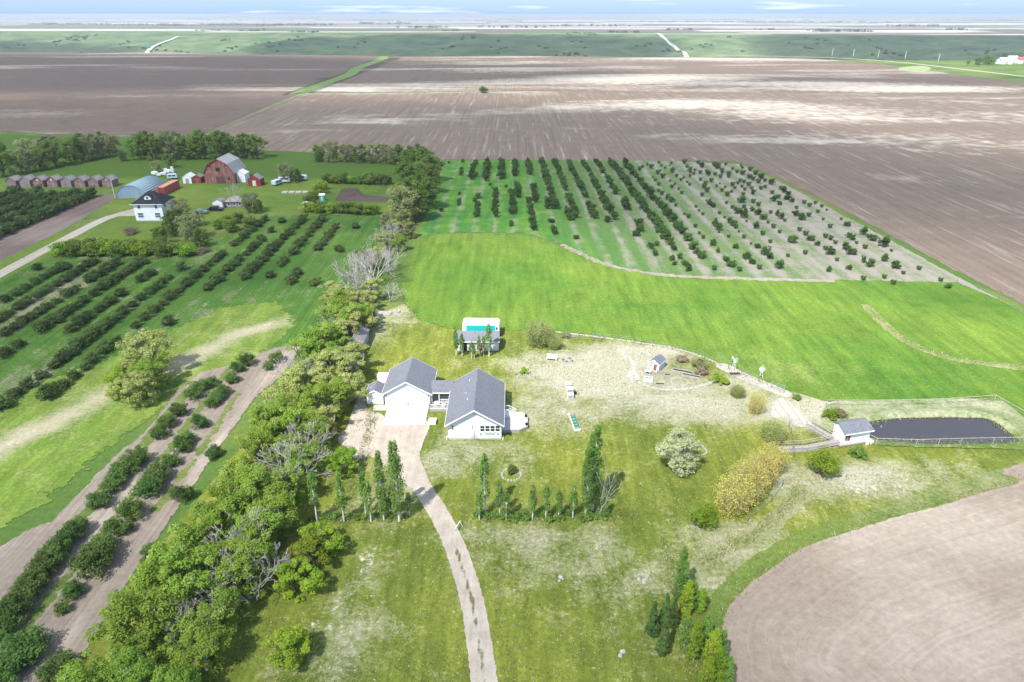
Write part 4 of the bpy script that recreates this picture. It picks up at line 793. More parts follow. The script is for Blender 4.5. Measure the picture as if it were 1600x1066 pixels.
# --- near left bushes beside the windbreak
NB = [bush_mesh(600 + i, 2.6, 3.9, M['leaf_near'], 34, 95, .24, squash=.85) for i in range(4)]
def zn(x, y): return (x / 2.287, 600 + y / 2.287)
near = {'left': [(20,880,1.0),(45,830,1.05),(75,790,1.0),(105,745,1.05),(130,705,.95),(160,665,1.05),(190,630,1.0),(222,590,.95),(255,555,1.0),(285,520,.85),(358,425,.95),(400,370,.9),(430,330,1.0),(460,305,1.05),(500,270,.95),(570,180,.8),(600,140,.9),(640,100,.85),(690,40,.95),(720,10,.8)],
        'middle': [(100,965,1.35),(60,1000,1.2),(15,1066,1.0),(262,745,.8),(340,650,1.35),(365,600,1.2),(425,520,1.05),(478,465,1.05),(540,380,1.15),(565,340,1.2),(612,280,.8),(655,225,.95),(670,200,.9),(718,140,.9),(780,50,.9),(760,70,.7)],
        'right': [(225,1010,.9),(205,1050,1.0),(540,595,.65),(655,400,.9),(525,625,.4),(765,250,.75),(225,805,.5)]}
near['middle'] += [(x * 2.287, (y - 600) * 2.287, s) for x, y, s in ((387,565,.95),(372,575,.8))]
near['left'] += [(x * 2.287, (y - 600) * 2.287, s) for x, y, s in ((330,598,.8),)]
near['right'] += [(x * 2.287, (y - 600) * 2.287, s) for x, y, s in ((433,560,.85),(420,572,.6),(362,592,.8),(350,612,.7))]
for rw, lst in near.items():
    for i, (x, y, s) in enumerate(sorted(lst, key=lambda q: -q[1])):
        tag(link('lane_bush', NB[rnd.randrange(4)], None, G(*zn(x, y + 12)), rnd.uniform(0, 6), (s * .85, s * .85, s * rnd.uniform(.75, 1.0))), f'green bush beside the tilled lanes, {ordinal(i)} from the bottom in the {rw} row', 'bush', 'bushes along the tilled lanes')

# --- trees standing alone
big = [deciduous(700, 9.5, 8.6, M['leaf_wind'], 60, 120, .32, 'bark', 2), deciduous(701, 8, 8.5, M['leaf_lime'], 65, 110, .32, 'bark', 2), deciduous(702, 7, 7.2, M['leaf_grn'], 50, 110, .3, 'bark', 2)]
tree('yellow_green_tree', big[1], G(232, 588), 'tallest yellow-green tree of the clump alone in the left field', 'tree', 'clump in the left field', 1.05)
tree('yellow_green_tree', big[0], G(244, 606), 'bright green middle tree of the clump alone in the left field', 'tree', 'clump in the left field', .7)
tree('yellow_green_tree', big[2], G(198, 622), 'leafy tree at the lower left of the clump alone in the left field', 'tree', 'clump in the left field', .85)
tree('yellow_green_tree', big[1], G(222, 630), 'lowest rounded tree of the clump alone in the left field', 'tree', 'clump in the left field', .72)
gs = [deciduous(710 + i, 4.4, 4.8, M['leaf_grn'], 46, 105, .23, 'bark', 3) for i in range(2)]
for px, py, v, s, lab in ((505,862,0,.95,'bright green tree uppermost of three beside the windbreak lawn'),(482,890,1,1.0,'bright green tree in the middle of three beside the windbreak lawn'),(470,922,0,.95,'bright green tree lowest of three beside the windbreak lawn'),(450,1032,1,.9,'lone green bushy tree near the bottom left of the lawn'),(535,740,0,.9,'bushy green tree at the edge of the gravel yard')):
    tree('young_tree', gs[v], G(px, py), lab, 'tree', 'small green lawn trees', s)
PO = [column_mesh(800 + i, 12, (2.2, 2.5)[i], M['leaf_poplar'], 95, 34, .25) for i in range(2)]; PS = [column_mesh(810 + i, 6, 1.35, M['leaf_poplar'], 44, 24, .2, 'pale_bark', .28) for i in range(3)]
for px, py, v, s, lab in ((600,813,0,.88,'tall narrow poplar left of the tallest one by the driveway'),(624,814,1,1.02,'tallest narrow poplar on the left side of the driveway'),(915,808,1,.9,'tall dense poplar in the clump on the lawn, front left'),(926,798,0,1.08,'tallest poplar in the clump on the middle of the lawn'),(920,790,0,.95,'poplar at the back of the lawn clump')):
    tree('poplar_tree', PO[v], G(px, py), lab, 'tree', 'tall poplars', (s * (.95 if s < 1 else 1), s * .95, s))
for px, py, s, lab in ((580,815,1.05,'slim young poplar just left of the two tall driveway poplars'),(572,806,1.25,'thin young poplar behind the slim ones left of the driveway'),(538,816,1.25,'young poplar with white trunk in the middle of the left row'),(496,815,1.3,'young poplar nearest the windbreak in the left row'),(614,806,.8,'short poplar between the two tall driveway poplars'),(640,806,.6,'shortest poplar sapling at the driveway edge'),
        (749,812,.75,'young poplar nearest the driveway in the lawn row'),(758,803,1.55,'tallest thin poplar at the left end of the lawn row'),(781,806,.9,'second young poplar from the driveway in the lawn row'),(791,812,.8,'third young poplar in the lawn row, almost bare'),(832,812,.9,'fourth young poplar in the lawn row'),(853,811,.9,'fifth young poplar in the lawn row'),(873,810,.75,'sixth young poplar in the lawn row'),(895,809,.85,'last young poplar before the tall lawn clump'),(944,806,.6,'small poplar sapling right of the tall lawn clump')):
    tree('young_poplar', PS[rnd.randrange(3)], G(px, py), lab, 'tree', 'young poplars in rows', (s ** .5, s ** .5, s))
o = link('bare_poplar', dead_tree_mesh(31, 8.5, .25, 2, 3, .7), None, G(937, 806)); tag(o, 'bare brownish poplar beside the tall lawn clump', 'tree')
LH = [bush_mesh(820 + i, .8, 1.9, M['leaf_poplar'], 14, 50, .18) for i in range(3)]
for i in range(17):
    tag(link('low_shrub', LH[i % 3], None, G(750 + 12.2 * i + rnd.uniform(-2, 2), 808 + rnd.uniform(-4, 3)), rnd.uniform(0, 6), rnd.uniform(.7, 1.15)), f'low green shrub under the lawn poplar row, {ordinal(i)} from the driveway', 'shrub', 'low shrubs under the poplars')
for i in range(8):
    tag(link('low_shrub', LH[i % 3], None, G(492 + 17 * i + rnd.uniform(-3, 3), 811 + rnd.uniform(-5, 3)), rnd.uniform(0, 6), rnd.uniform(.6, 1.0)), f'low green shrub under the poplars left of the driveway, {ordinal(i)} from the windbreak', 'shrub', 'low shrubs under the poplars')
# bottom right clump
SP = [column_mesh(830 + i, 4.4, 1.35, M['leaf_spruce'], 46, 70, .2, 'bark', .04, 1.) for i in range(2)]
for px, py, s, lab in ((1018,994,1.05,'small dark spruce leftmost of four near the bottom'),(1037,978,1.0,'small dark spruce uppermost of four near the bottom'),(1050,980,.9,'small dark spruce right beside the uppermost one'),(1034,1024,1.05,'small dark spruce lowest of four near the bottom')):
    tree('spruce', SP[rnd.randrange(2)], G(px, py), lab, 'tree', 'small spruces', (s, s, s * 1.05))
P3 = [column_mesh(840 + i, 7.0, 1.9, M['leaf_grn' if i else 'leaf_poplar'], 60, 50, .24, 'pale_bark', .06) for i in range(2)]
for i, (px, py, s) in enumerate(((1060,935,1.0),(1070,962,.9),(1080,955,.75),(1094,958,.65),(1068,1015,.85),(1083,1032,.95),(1098,1020,.9),(1108,1050,1.05),(1122,1040,.85),(1118,1078,1.0),(1132,1080,.8),(1100,1085,.9))):
    tree('poplar_tree', P3[i % 2], G(px, py), f'leafy poplar in the clump at the edge of the curved field, {ordinal(i)} from the back', 'tree', 'poplar clump by the curved field', (s * .9, s * .9, s * (1.0 if i == 0 else .8)))
# shrubs round the lawn
tree('silver_tree', deciduous(720, 6.8, 4.6, M['leaf_silver'], 80, 110, .2, 'wood', 3), G(1061, 737), 'silvery white-leaved tree alone on the bright lawn')
YW = [upright_shrub(730 + i, 6.0, 5.4, M['leaf_yellow'], 120, 44, .18) for i in range(2)]
for px, py, s, lab in ((1142,800,1.0,'golden willow shrub nearest the camera in the hedge by the fence'),(1162,782,1.05,'golden willow shrub second from the front of the hedge'),(1184,760,.95,'golden willow shrub third from the front of the hedge'),(1202,738,.85,'golden willow shrub at the back end of the hedge')): tree('willow_shrub', YW[rnd.randrange(2)], G(px, py), lab, 'shrub', 'golden willow hedge', (s, s, s))
tree('willow_shrub', YW[0], G(1180, 645), 'round golden willow alone below the metal gate', 'shrub', None, (.62, .62, .66))
PW = [upright_shrub(735 + i, 5.2, 5.6, M['leaf_lime'], 90, 70, .22) for i in range(2)]
tree('pale_shrub', PW[0], G(842, 540), 'large pale green shrub right of the back shed', 'shrub', None, 1.05); tree('pale_shrub', PW[1], G(866, 545), 'small pale shrub beside the large pale green one', 'shrub', None, .55)
tree('pale_shrub', PW[1], G(1207, 690), 'pale grey-green shrub above the lower boardwalk', 'shrub', None, .72); tree('pale_shrub', PW[0], G(1152, 620), 'purplish grey shrub left of the golden willow', 'shrub', None, (.5, .5, .45))
def shrub(seed, h, w, leafm, xy, lab, n=26, per=80, size=.2): tag(link('shrub', bush_mesh(seed, h, w, M[leafm], n, per, size), None, G(*xy)), lab, 'shrub')
shrub(901, 3.2, 3.6, 'leaf_grn', (1098, 822), 'round green bush left of the golden willow hedge', 30, 90); shrub(902, 3.9, 4.6, 'leaf_grn', (1284, 742), 'yellow-green spreading conifer below the boardwalk', 40, 110)
shrub(903, 1.3, 2.4, 'leaf_poplar', (1340, 713), 'small green bush on the grass below the pond shed'); shrub(904, 1.1, 2.2, 'leaf_brown', (1065, 565), 'brownish shrub behind the playhouse garden'); shrub(905, 1.3, 2.4, 'leaf_brown', (1096, 584), 'brown-based shrub at the right of the raised beds')
shrub(906, 1.6, 3.0, 'leaf_pale', (1092, 574), 'pale shrub behind the raised beds'); shrub(907, 1.2, 1.8, 'leaf_grn', (1131, 601), 'small green bush at the end of the curved gravel path'); shrub(908, 1.3, 2.6, 'leaf_grn', (1298, 653), 'green bush beside the pond shed ramp'); shrub(909, 1.2, 2.2, 'leaf_brown', (1310, 650), 'brownish bush behind the pond shed ramp')
shrub(910, 1.2, 1.5, 'leaf_mid', (799, 740), 'small green bush inside the stone ring on the lawn'); shrub(911, 1.5, 2.6, 'leaf_grn', (1120, 596), 'low yellowish bush by the curved path', 18, 60)
shrub(912, 1.4, 2.6, 'leaf_pale', (885, 528), 'pale bush right of the large pale shrub', 18, 60); shrub(913, 1.2, 2.0, 'leaf_grn', (820, 583), 'pale green plant patch behind the house', 14, 50); shrub(914, .9, 1.6, 'leaf_mid', (1245, 625), 'small bush on the white gravel by the fence', 14, 50)
for i, (px, py, s) in enumerate(((713,556,.95),(722,557,.8),(737,561,.6),(741,560,.55),(764,557,1.1),(756,556,.7),(749,556,.7))):
    tree('young_poplar', PS[i % 3], G(px, py), f'young poplar in front of the back shed, {ordinal(i)} placed in the row', 'tree', 'poplars before the back shed', (s * 1.1, s * 1.1, s))
shrub(915, 3.4, 1.8, 'leaf_brown', (752, 557), 'twiggy brownish shrub in front of the back shed', 16, 60); shrub(920, 1.9, 5, 'leaf_brown', (205, 366), 'grey brush pile by the farmhouse lawn', 20, 60, .3); shrub(921, 1.2, 5.5, 'leaf_brown', (316, 396), 'flat dark brush heap at the end of the farmhouse hedge', 16, 60, .3)
shrub(922, 4.5, 9, 'leaf_dark', (756, 145), 'lone dark bush in the middle of the ploughed field', 30, 60, .6)

# short turf and weeds standing on the lawn and pasture, as one mass
r = np.random.RandomState(21); n = 70000; x = r.uniform(-28, 60, n); y = 44 + 76 * r.uniform(0, 1, n) ** 1.4
ok = inside(x, y, lawn) & ~inside(x, y, field_c) & ~inside(x, y, bpoly) & (seg_dist(x, y, cl, False) > 1.6) & ~((x > -24) & (x < 4) & (y > 84) & (y < 106)) & (vnoise(x / 3., y / 3., 12) + .35 * vnoise(x / .8, y / .8, 13) > .55)
x, y = x[ok], y[ok]; n = len(x); P = np.stack([x, y, np.zeros(n)], 1); a = r.uniform(0, 6.28, n); wd = r.uniform(.04, .10, n)[:, None]; d = np.stack([np.cos(a), np.sin(a), np.zeros(n)], 1) * wd
tip = P + np.stack([r.normal(size=n) * .08, r.normal(size=n) * .08, r.uniform(.06, .2, n)], 1)
o = link('turf', mesh_np('turf', np.stack([P - d, P + d, tip], 1).reshape(-1, 3), np.arange(3 * n).reshape(n, 3), [M['leaf_turf']], {'tint': np.repeat(r.uniform(0, 1, n), 3)})); tag(o, 'short turf and weeds standing on the lawn', 'grass', None, 'stuff')
# rough grass along edges, as one mass
def tufts(paths, n, w, hgt, seed):
    r = np.random.RandomState(seed); P = []
    for pa in paths:
        q = GP(pa); L = np.cumsum([0] + [np.linalg.norm(q[i+1] - q[i]) for i in range(len(q) - 1)]); u = r.uniform(0, L[-1], int(n * L[-1]))
        x = np.interp(u, L, q[:, 0]) + r.normal(size=len(u)) * w; y = np.interp(u, L, q[:, 1]) + r.normal(size=len(u)) * w; P.append(np.stack([x, y, np.zeros(len(u))], 1))
    P = np.concatenate(P); n = len(P); a = r.uniform(0, 6.28, n); wd = r.uniform(.05, .12, n)[:, None]; d = np.stack([np.cos(a), np.sin(a), np.zeros(n)], 1) * wd
    tip = P + np.stack([r.normal(size=n) * .15, r.normal(size=n) * .15, hgt * r.uniform(.5, 1.2, n)], 1)
    V = np.stack([P - d, P + d, tip], 1).reshape(-1, 3); F = np.arange(3 * n).reshape(n, 3); return V, F, np.repeat(r.uniform(0, 1, n), 3)
V, F, T = tufts([[(1125,990),(1140,945),(1165,912),(1210,880),(1262,848),(1330,825),(1400,803),(1470,785),(1600,745)], [(870,519),(960,530),(1050,544),(1140,577),(1215,607)], [(628,455),(632,472),(655,500),(700,512)], [(1352,478),(1400,522),(1440,545),(1500,563),(1600,575)], [(700,365),(830,368),(880,386),(960,420),(1050,434)]], 12, .4, .28, 1)
V2, F2, T2 = tufts([[(495,812),(640,808)], [(745,810),(990,806)], [(1040,850),(1050,900),(1065,960),(1080,1000),(1100,1060)], [(1095,880),(1180,835),(1255,765)], [(1350,665),(1400,652),(1500,650),(1545,653),(1590,690)], [(1375,692),(1590,693)], [(530,830),(570,700),(590,600)]], 30, .5, .34, 2)
o = link('rough_grass', mesh_np('rough_grass', np.concatenate([V, V2]), np.concatenate([F, F2 + len(V)]), [M['leaf_grass']], {'tint': np.concatenate([T, T2])})); tag(o, 'tufts of rough grass along the field edges', 'grass', None, 'stuff')
# ------------------------------------------------------------------ buildings
def gable(root, w, d, h, rise, wall, roof, trim=None, ov=.35, ovg=.35, th=.12, z0=0.0, base=True):
    """walls and a ridged roof, ridge along local y, front gable at y = -d/2; returns the roof part"""
    x = w / 2; y = d / 2
    wl = MB().prism([(-x, -y, z0), (x, -y, z0), (x, -y, h), (0, -y, h + rise), (-x, -y, h)], (0, d, 0)).build('wall', wall, root)
    sl = rise / x; xe = x + ov; ze = h - sl * ov; yy = y + ovg
    rf = MB()
    for s in (-1, 1):
        a = [(0, -yy, h + rise + .03), (s * xe, -yy, ze + .03), (s * xe, yy, ze + .03), (0, yy, h + rise + .03)]
        b = [(p[0], p[1], p[2] + th) for p in a]; rf.hexa(a if s < 0 else a[::-1], b if s < 0 else b[::-1])
    r = rf.build('roof', roof, root)
    if trim:
        tr = MB()
        for yk in (-yy - .03, yy):
            for s in (-1, 1):
                p = [(0, yk, h + rise - .06), (0, yk, h + rise + th + .035), (s * (xe + .02), yk, ze + th + .035), (s * (xe + .02), yk, ze - .08)]
                tr.prism(p if s > 0 else p[::-1], (0, .03, 0))
        for s in (-1, 1): tr.box(*sorted((s * (xe + .005), s * (xe + .05))), -yy, yy, ze - .08, ze + th)
        tr.build('fascia', trim, r)
    return wl, r
def lean(root, name, x0, x1, y0, y1, z0, z1, mat, th=.1, trim=None):
    """single slope slab rising from y0 to y1"""
    a = [(x0, y0, z0), (x1, y0, z0), (x1, y1, z1), (x0, y1, z1)]; o = MB().hexa(a, [(p[0], p[1], p[2] + th) for p in a]).build(name, mat, root)
    if trim: MB().box(x0 + .01, x1 - .01, y0 - .05, y0 - .004, z0 - .06, z0 + th).build('fascia', trim, o)
    return o
def on_face(face, off):
    """maps (u along wall, z) to local xyz for the wall faces"""
    return {'front': lambda u, z, o: (u, off - o, z), 'right': lambda u, z, o: (off + o, u, z), 'left': lambda u, z, o: (off - o, u, z)}[face]
def boxf(mb, f, u0, u1, z0, z1, o0, o1):
    a = [f(u0, z0, o0), f(u1, z0, o0), f(u1, z1, o0), f(u0, z1, o0)]; b = [f(u0, z0, o1), f(u1, z0, o1), f(u1, z1, o1), f(u0, z1, o1)]
    return mb.hexa(b, a)
def window(root, face, off, u, z, w, h, nx=1, ny=1, fr=.07, frame='white_trim', glass_m='glass', sill=True):
    f = on_face(face, off); u0, u1, z0, z1 = u - w/2, u + w/2, z - h/2, z + h/2; mb = MB()
    boxf(mb, f, u0 - fr, u0, z0, z1, .004, .06); boxf(mb, f, u1, u1 + fr, z0, z1, .004, .06); boxf(mb, f, u0 - fr, u1 + fr, z1, z1 + fr, .004, .06); boxf(mb, f, u0 - fr, u1 + fr, z0 - fr, z0, .004, .06)
    for i in range(1, nx): boxf(mb, f, u0 + w * i / nx - fr * .4, u0 + w * i / nx + fr * .4, z0, z1, .004, .055)
    for j in range(1, ny): boxf(mb, f, u0, u1, z0 + h * j / ny - fr * .35, z0 + h * j / ny + fr * .35, .004, .05)
    o = mb.build('window', M[frame], root)
    for i in range(nx):
        for j in range(ny):
            boxf(MB(), f, u0 + w * i / nx + .01, u0 + w * (i + 1) / nx - .01, z0 + h * j / ny + .01, z0 + h * (j + 1) / ny - .01, .003, .02).build('pane', M[glass_m], o)
    if sill: boxf(MB(), f, u0 - fr - .04, u1 + fr + .04, z0 - fr - .06, z0 - fr - .005, .004, .1).build('sill', M[frame], o)
    return o
def door(root, face, off, u, w, h, mat, z0=0.02, panels=0, handle=True, name='door', cols=1):
    f = on_face(face, off); o = boxf(MB(), f, u - w/2, u + w/2, z0, z0 + h, .004, .05).build(name, mat, root)
    for i in range(panels):
        for c in range(cols):
            a = z0 + .06 + (h - .06) * i / panels; b = u - w/2 + .08 + (w - .1) * c / cols
            boxf(MB(), f, b, b + (w - .1) / cols - .08, a, a + (h - .06) / panels - .06, .052, .07).build('panel', mat, o)
    if handle: boxf(MB(), f, u + w * .36, u + w * .42, z0 + 1.0, z0 + 1.06, .052, .1).build('handle', M['grey'], o)
    return o

# main house: 8 x 12.2 m, gable to the drive
H = empty('bungalow', (-5.6, 92.6, 0), .0, 'white bungalow with grey-blue shingle roof and a row of four front windows', 'house')
gable(H, 8.0, 12.0, 2.95, 2.45, M['siding'], M['shingle'], M['white_trim'], .42, .6, z0=.25)
MB().box(-3.94, 3.94, -5.94, 5.94, -.1, .3).build('foundation', M['concrete'], H)
for i in range(4): window(H, 'front', -6.0, 1.17 + .76 * i, 2.0, .62, .98, 1, 2)
window(H, 'front', -6.0, -3.3, 2.15, .26, .75, 1, 2, .05); boxf(MB(), on_face('front', -6.0), 1.5, 3.1, .92, 1.14, .004, .03).build('window_box', M['grey'], H); boxf(MB(), on_face('front', -6.0), .78, .98, .92, 1.2, .004, .14).build('meter_box', M['grey'], H); boxf(MB(), on_face('front', -6.0), 3.3, 3.55, .95, 1.2, .004, .14).build('meter_box', M['grey'], H)
boxf(MB(), on_face('front', -6.0), -.12, .12, 4.35, 4.6, .004, .12).build('yard_light', M['white_trim'], H); boxf(MB(), on_face('front', -6.0), -.36, -.2, 1.9, 2.65, .004, .05).build('vent', M['grey'], H)
m = MB(); m.bar((-.1, -6.12, .25), (-.1, -6.12, 1.9), .03); m.bar((-.6, -6.16, .75), (.4, -6.16, .75), .025); m.bar((-.75, -6.2, .5), (.5, -6.2, .5), .025); m.bar((-.1, -6.12, 1.1), (.35, -6.2, .75), .02); m.bar((-.1, -6.12, 1.1), (-.55, -6.2, .75), .02); m.build('trellis', M['grey'], H)
for yy, s in ((3.6, .5), (.2, .5), (-2.4, .4)):
    MB().bar((-1.2, yy, 4.55), (-1.2, yy, 5.05), .07).build('roof_vent', M['white_trim'] if yy != .2 else M['grey'], H)
MB().box(-1.75, -1.4, -.3, .1, 4.2, 4.75).build('roof_vent', M['grey'], H)
window(H, 'right', 4.0, -3.4, 1.9, 1.1, 1.0, 2, 1); window(H, 'right', 4.0, 3.0, 1.9, 1.1, 1.0, 2, 1); door(H, 'right', 4.0, .3, .95, 2.05, M['white_trim'], .62, 2)
window(H, 'left', -4.0, -3.0, 1.9, 1.1, 1.0, 2, 1); MB().bar((-4.25, -6.25, .12), (-4.25, -5.2, .14), .09).build('downspout', M['white_trim'], H); MB().bar((4.2, -6.25, .12), (4.25, -5.2, .14), .09).build('downspout', M['white_trim'], H)
# deck on the right of the house
D = empty('timber_deck', (-1.55, 91.2, 0), 0, 'pale timber deck with clipped corners and white stair rail at the house side', 'deck')
top = [(0.02, -2.7, .55), (2.7, -2.7, .55), (4.0, -1.7, .55), (4.0, 1.2, .55), (3.2, 2.4, .55), (1.6, 2.4, .55), (0.02, 2.0, .55)]
MB().prism([(p[0], p[1], .5) for p in top], (0, 0, .1)).build('deck_floor', plain('deck_boards', (.52,.49,.46), .85, .12, 3), D)
sk = MB()
for i in range(len(top)):
    a = Vector(top[i]); b = Vector(top[(i + 1) % len(top)]); 
    if a.x < .1 and b.x < .1: continue
    nrm = Vector(((b - a).y, -(b - a).x, 0)).normalized() * -.04; sk.prism([a + nrm - Vector((0, 0, .05)), b + nrm - Vector((0, 0, .05)), (b.x + nrm.x, b.y + nrm.y, 0), (a.x + nrm.x, a.y + nrm.y, 0)], -nrm * .5)
sk.build('skirting', M['grey'], D)
MB().box(.03, 1.1, .6, 2.3, .605, 1.15).build('landing', M['white_trim'], D)
for k in range(4): MB().box(1.12 + .26 * k, 1.38 + .26 * k, .7, 1.9, .605, 1.02 - .12 * k).build('step', M['white_trim'], D)
for yk in (.62, 1.95):
    m = MB(); m.bar((.1, yk, 2.05), (1.1, yk, 2.05), .05); m.bar((1.1, yk, 2.05), (2.2, yk, 1.4), .05); m.bar((1.1, yk, 1.6), (2.2, yk, .95), .035)
    for u, zt in ((.1, 2.05), (1.1, 2.05), (2.2, 1.4), (.4, 2.0), (.7, 2.0), (1.4, 1.8), (1.7, 1.65), (1.95, 1.5)): m.bar((u, yk, .62), (u, yk, zt), .03)
    m.build('railing', M['white_trim'], D)
for (x, y, lab) in ((3.75, .9, 'black pot at the far corner of the timber deck'), (3.8, -1.5, 'black pot at the near corner of the timber deck')):
    o = MB().bar((0, 0, 0), (0, 0, .38), .16, .22, 10).build('flower_pot', M['rubber'], None, (-1.55 + x, 91.2 + y, .6)); tag(o, lab, 'pot', 'deck pots')
tag(MB().bar((0, 0, 0), (0, 0, 1.7), .03).add([(.0,0,1.7),(.3,0,1.75),(.3,.02,1.6)], [(0,1,2)]).build('garden_pole', M['grey'], None, (2.2, 93.9, 0)), 'thin grey pole behind the timber deck', 'pole')
# garage and its lean-on shed
g = empty('double_garage', (-16.95, 99.65, 0), 0, 'white double garage with grey shingle roof and two wide doors', 'garage')
gable(g, 7.3, 7.9, 2.9, 2.1, M['siding'], M['shingle'], M['white_trim'], .4, .4)
for u in (-1.72, 1.72): door(g, 'front', -3.95, u, 2.7, 2.25, M['white'], .1, 4, False, 'garage_door', 4)
boxf(MB(), on_face('front', -3.95), -.12, .12, .9, 1.15, .004, .2).build('lock_box', M['grey'], g)
for u in (-3.4, 3.4): boxf(MB(), on_face('front', -3.95), u - .08, u + .08, 2.3, 2.55, .004, .16).build('wall_lamp', M['grey'], g)
window(g, 'right', 3.65, 2.2, 1.7, .9, .9, 2, 1)
s_ = empty('garden_shed', (-22.5, 98.45, 0), 0, 'small white shed with grey roof against the left side of the garage', 'shed')
gable(s_, 2.7, 3.0, 1.85, .75, M['siding'], M['shingle'], M['white_trim'], .16, .18); door(s_, 'right', 1.35, -.3, .8, 1.7, M['grey'], .05)
MB().box(-.95, -.6, -.4, -.1, 2.15, 2.5).build('roof_vent', M['grey'], s_)
tag(MB().box(-.9, .9, -.8, .8, .3, 1.9).box(-.7, -.5, -.6, -.4, 0, .3).box(.5, .7, -.6, -.4, 0, .3).box(-.7, -.5, .4, .6, 0, .3).box(.5, .7, .4, .6, 0, .3).box(-.95, .95, -.85, .85, 1.9, 1.97).build('fuel_tank_cabinet', M['white'], None, (-22.2, 103.6, 0)), 'plain white cabinet behind the small garage shed', 'cabinet')
tag(MB().bar((0, 0, 0), (0, 0, 1.0), .03).bar((-.35, 0, .8), (.35, .1, 1.15), .12, .06).bar((-.3, .1, .9), (.2, -.2, .4), .08).build('laundry_hanger', M['white'], None, (-24.6, 101.4, 0)), 'small pale garden ornament left behind the white shed', 'ornament')
tag(MB().bar((0, 0, 2.0), (0, 0, 3.2), .025).add([(0,0,3.2),(.5,.05,3.15),(.5,.0,2.85),(0,0,2.9)], [(0,1,2,3)]).build('flag', plain('red_white_flag', (.7,.2,.25), .8), None, (-21.0, 98.6, 0)), 'small red and white flag above the garage shed roof', 'flag')
# breezeway between garage and house
B = empty('breezeway', (-11.45, 97, 0), 0, 'covered breezeway with white posts and railing between garage and bungalow', 'porch')
lean(B, 'roof', -1.82, 1.8, -.95, 2.1, 2.62, 3.25, M['shingle'], .1, M['white_trim'])
MB().box(-1.8, 1.8, -2.4, 2.0, .05, .45).build('deck_floor', M['wood'], B)
for x in (-1.6, -.4, 1.5): MB().box(x - .06, x + .06, -.9, -.78, .45, 2.6).build('post', M['white_trim'], B)
for k, (ya, x0) in enumerate(((-2.35, -1.75), (-.7, -.3))):
    m = MB(); m.box(x0, 1.75, ya - .03, ya + .03, 1.3, 1.38); m.box(x0, 1.75, ya - .03, ya + .03, .6, .68)
    for i in range(int((1.75 - x0) / .2)): m.box(x0 + .2 * i, x0 + .06 + .2 * i, ya - .02, ya + .02, .46, 1.3)
    m.build('railing', M['white_trim'], B)
tag(MB().bar((0,0,.45), (0,0,1.1), .05).bar((0,0,1.1), (0,0,1.15), .55, .55, 12).build('patio_table', M['white'], None, (-12.2, 95.6, 0)), 'round white patio table on the breezeway deck', 'table')
for x, y, lab in ((-13.2, 95.2, 'dark barrel at the garage end of the breezeway deck'), (-10.6, 95.3, 'dark barbecue by the house end of the breezeway deck')):
    tag(MB().bar((0,0,.45), (0,0,1.05), .22, .24, 10).bar((0,0,1.05), (0,0,1.2), .24, .1, 10).build('barbecue', M['rubber'], None, (x, y, 0)), lab, 'barbecue')
tag(MB().box(-.55, .55, -.55, .55, 0, .5).box(-.6, .6, -.6, .6, .5, .58).build('well_cover', M['white'], None, (*G(676, 661), 0)), 'square white well cover on the grass between garage and house', 'box')
# back shed, white trailer with teal side
s2 = empty('back_shed', (-6.5, 118.7, 0), 0, 'long white shed with grey shingle roof behind a row of young poplars', 'shed')
wl = MB().prism([(-3.95, -1.9, 0), (-3.95, 1.9, 0), (-3.95, 1.9, 2.1), (-3.95, .1, 3.1), (-3.95, -1.9, 2.1)][::-1], (7.9, 0, 0)).build('wall', M['siding2'], s2)
lean(s2, 'roof', -4.15, 4.15, -2.25, .12, 1.98, 3.15, M['shingle'], .1, M['white_trim']); a = [(-4.15, .12, 3.15), (4.15, .12, 3.15), (4.15, 2.25, 1.98), (-4.15, 2.25, 1.98)]; MB().hexa(a, [(p[0], p[1], p[2] + .1) for p in a]).build('roof', M['shingle'], s2)
door(s2, 'front', -1.9, -2.6, 1.0, 1.9, M['dark'], .02, 0, False); 
for u in (-1.0, .6, 2.0): window(s2, 'front', -1.9, u, 1.25, .7, .9, 1, 2)
boxf(MB(), on_face('front', -1.9), 3.1, 3.7, .05, 1.95, .004, .06).build('door', M['white'], s2)
t_ = empty('travel_trailer', (-6.1, 124.2, 0), -.02, 'white trailer with teal lower side parked behind the back shed', 'trailer')
MB().prism([(-3.6, -1.35, .6), (3.6, -1.35, .6), (3.6, -1.35, 2.65), (3.3, -1.35, 2.9), (-3.4, -1.35, 2.9), (-3.7, -1.35, 2.6), (-3.7, -1.35, 1.2)], (0, 2.9, 0)).build('body', M['white'], t_)
MB().box(-2.9, 2.75, -1.42, -1.36, 1.0, 2.55).build('side_panel', M['teal'], t_); MB().box(2.95, 3.25, -1.42, -1.36, 1.7, 2.2).build('window', M['glass'], t_)
MB().box(-3.3, -2.5, -.9, -.6, 2.905, 2.95).build('roof_stripe', M['red_box'], t_)
for x in (1.4, 2.3): MB().bar((x, -1.42, .38), (x, -1.15, .38), .38, .38, 14).build('wheel', M['rubber'], t_)
MB().bar((3.95, -.4, .42), (4.1, -.4, .42), .42, .42, 14).build('spare_wheel', M['rubber'], t_)
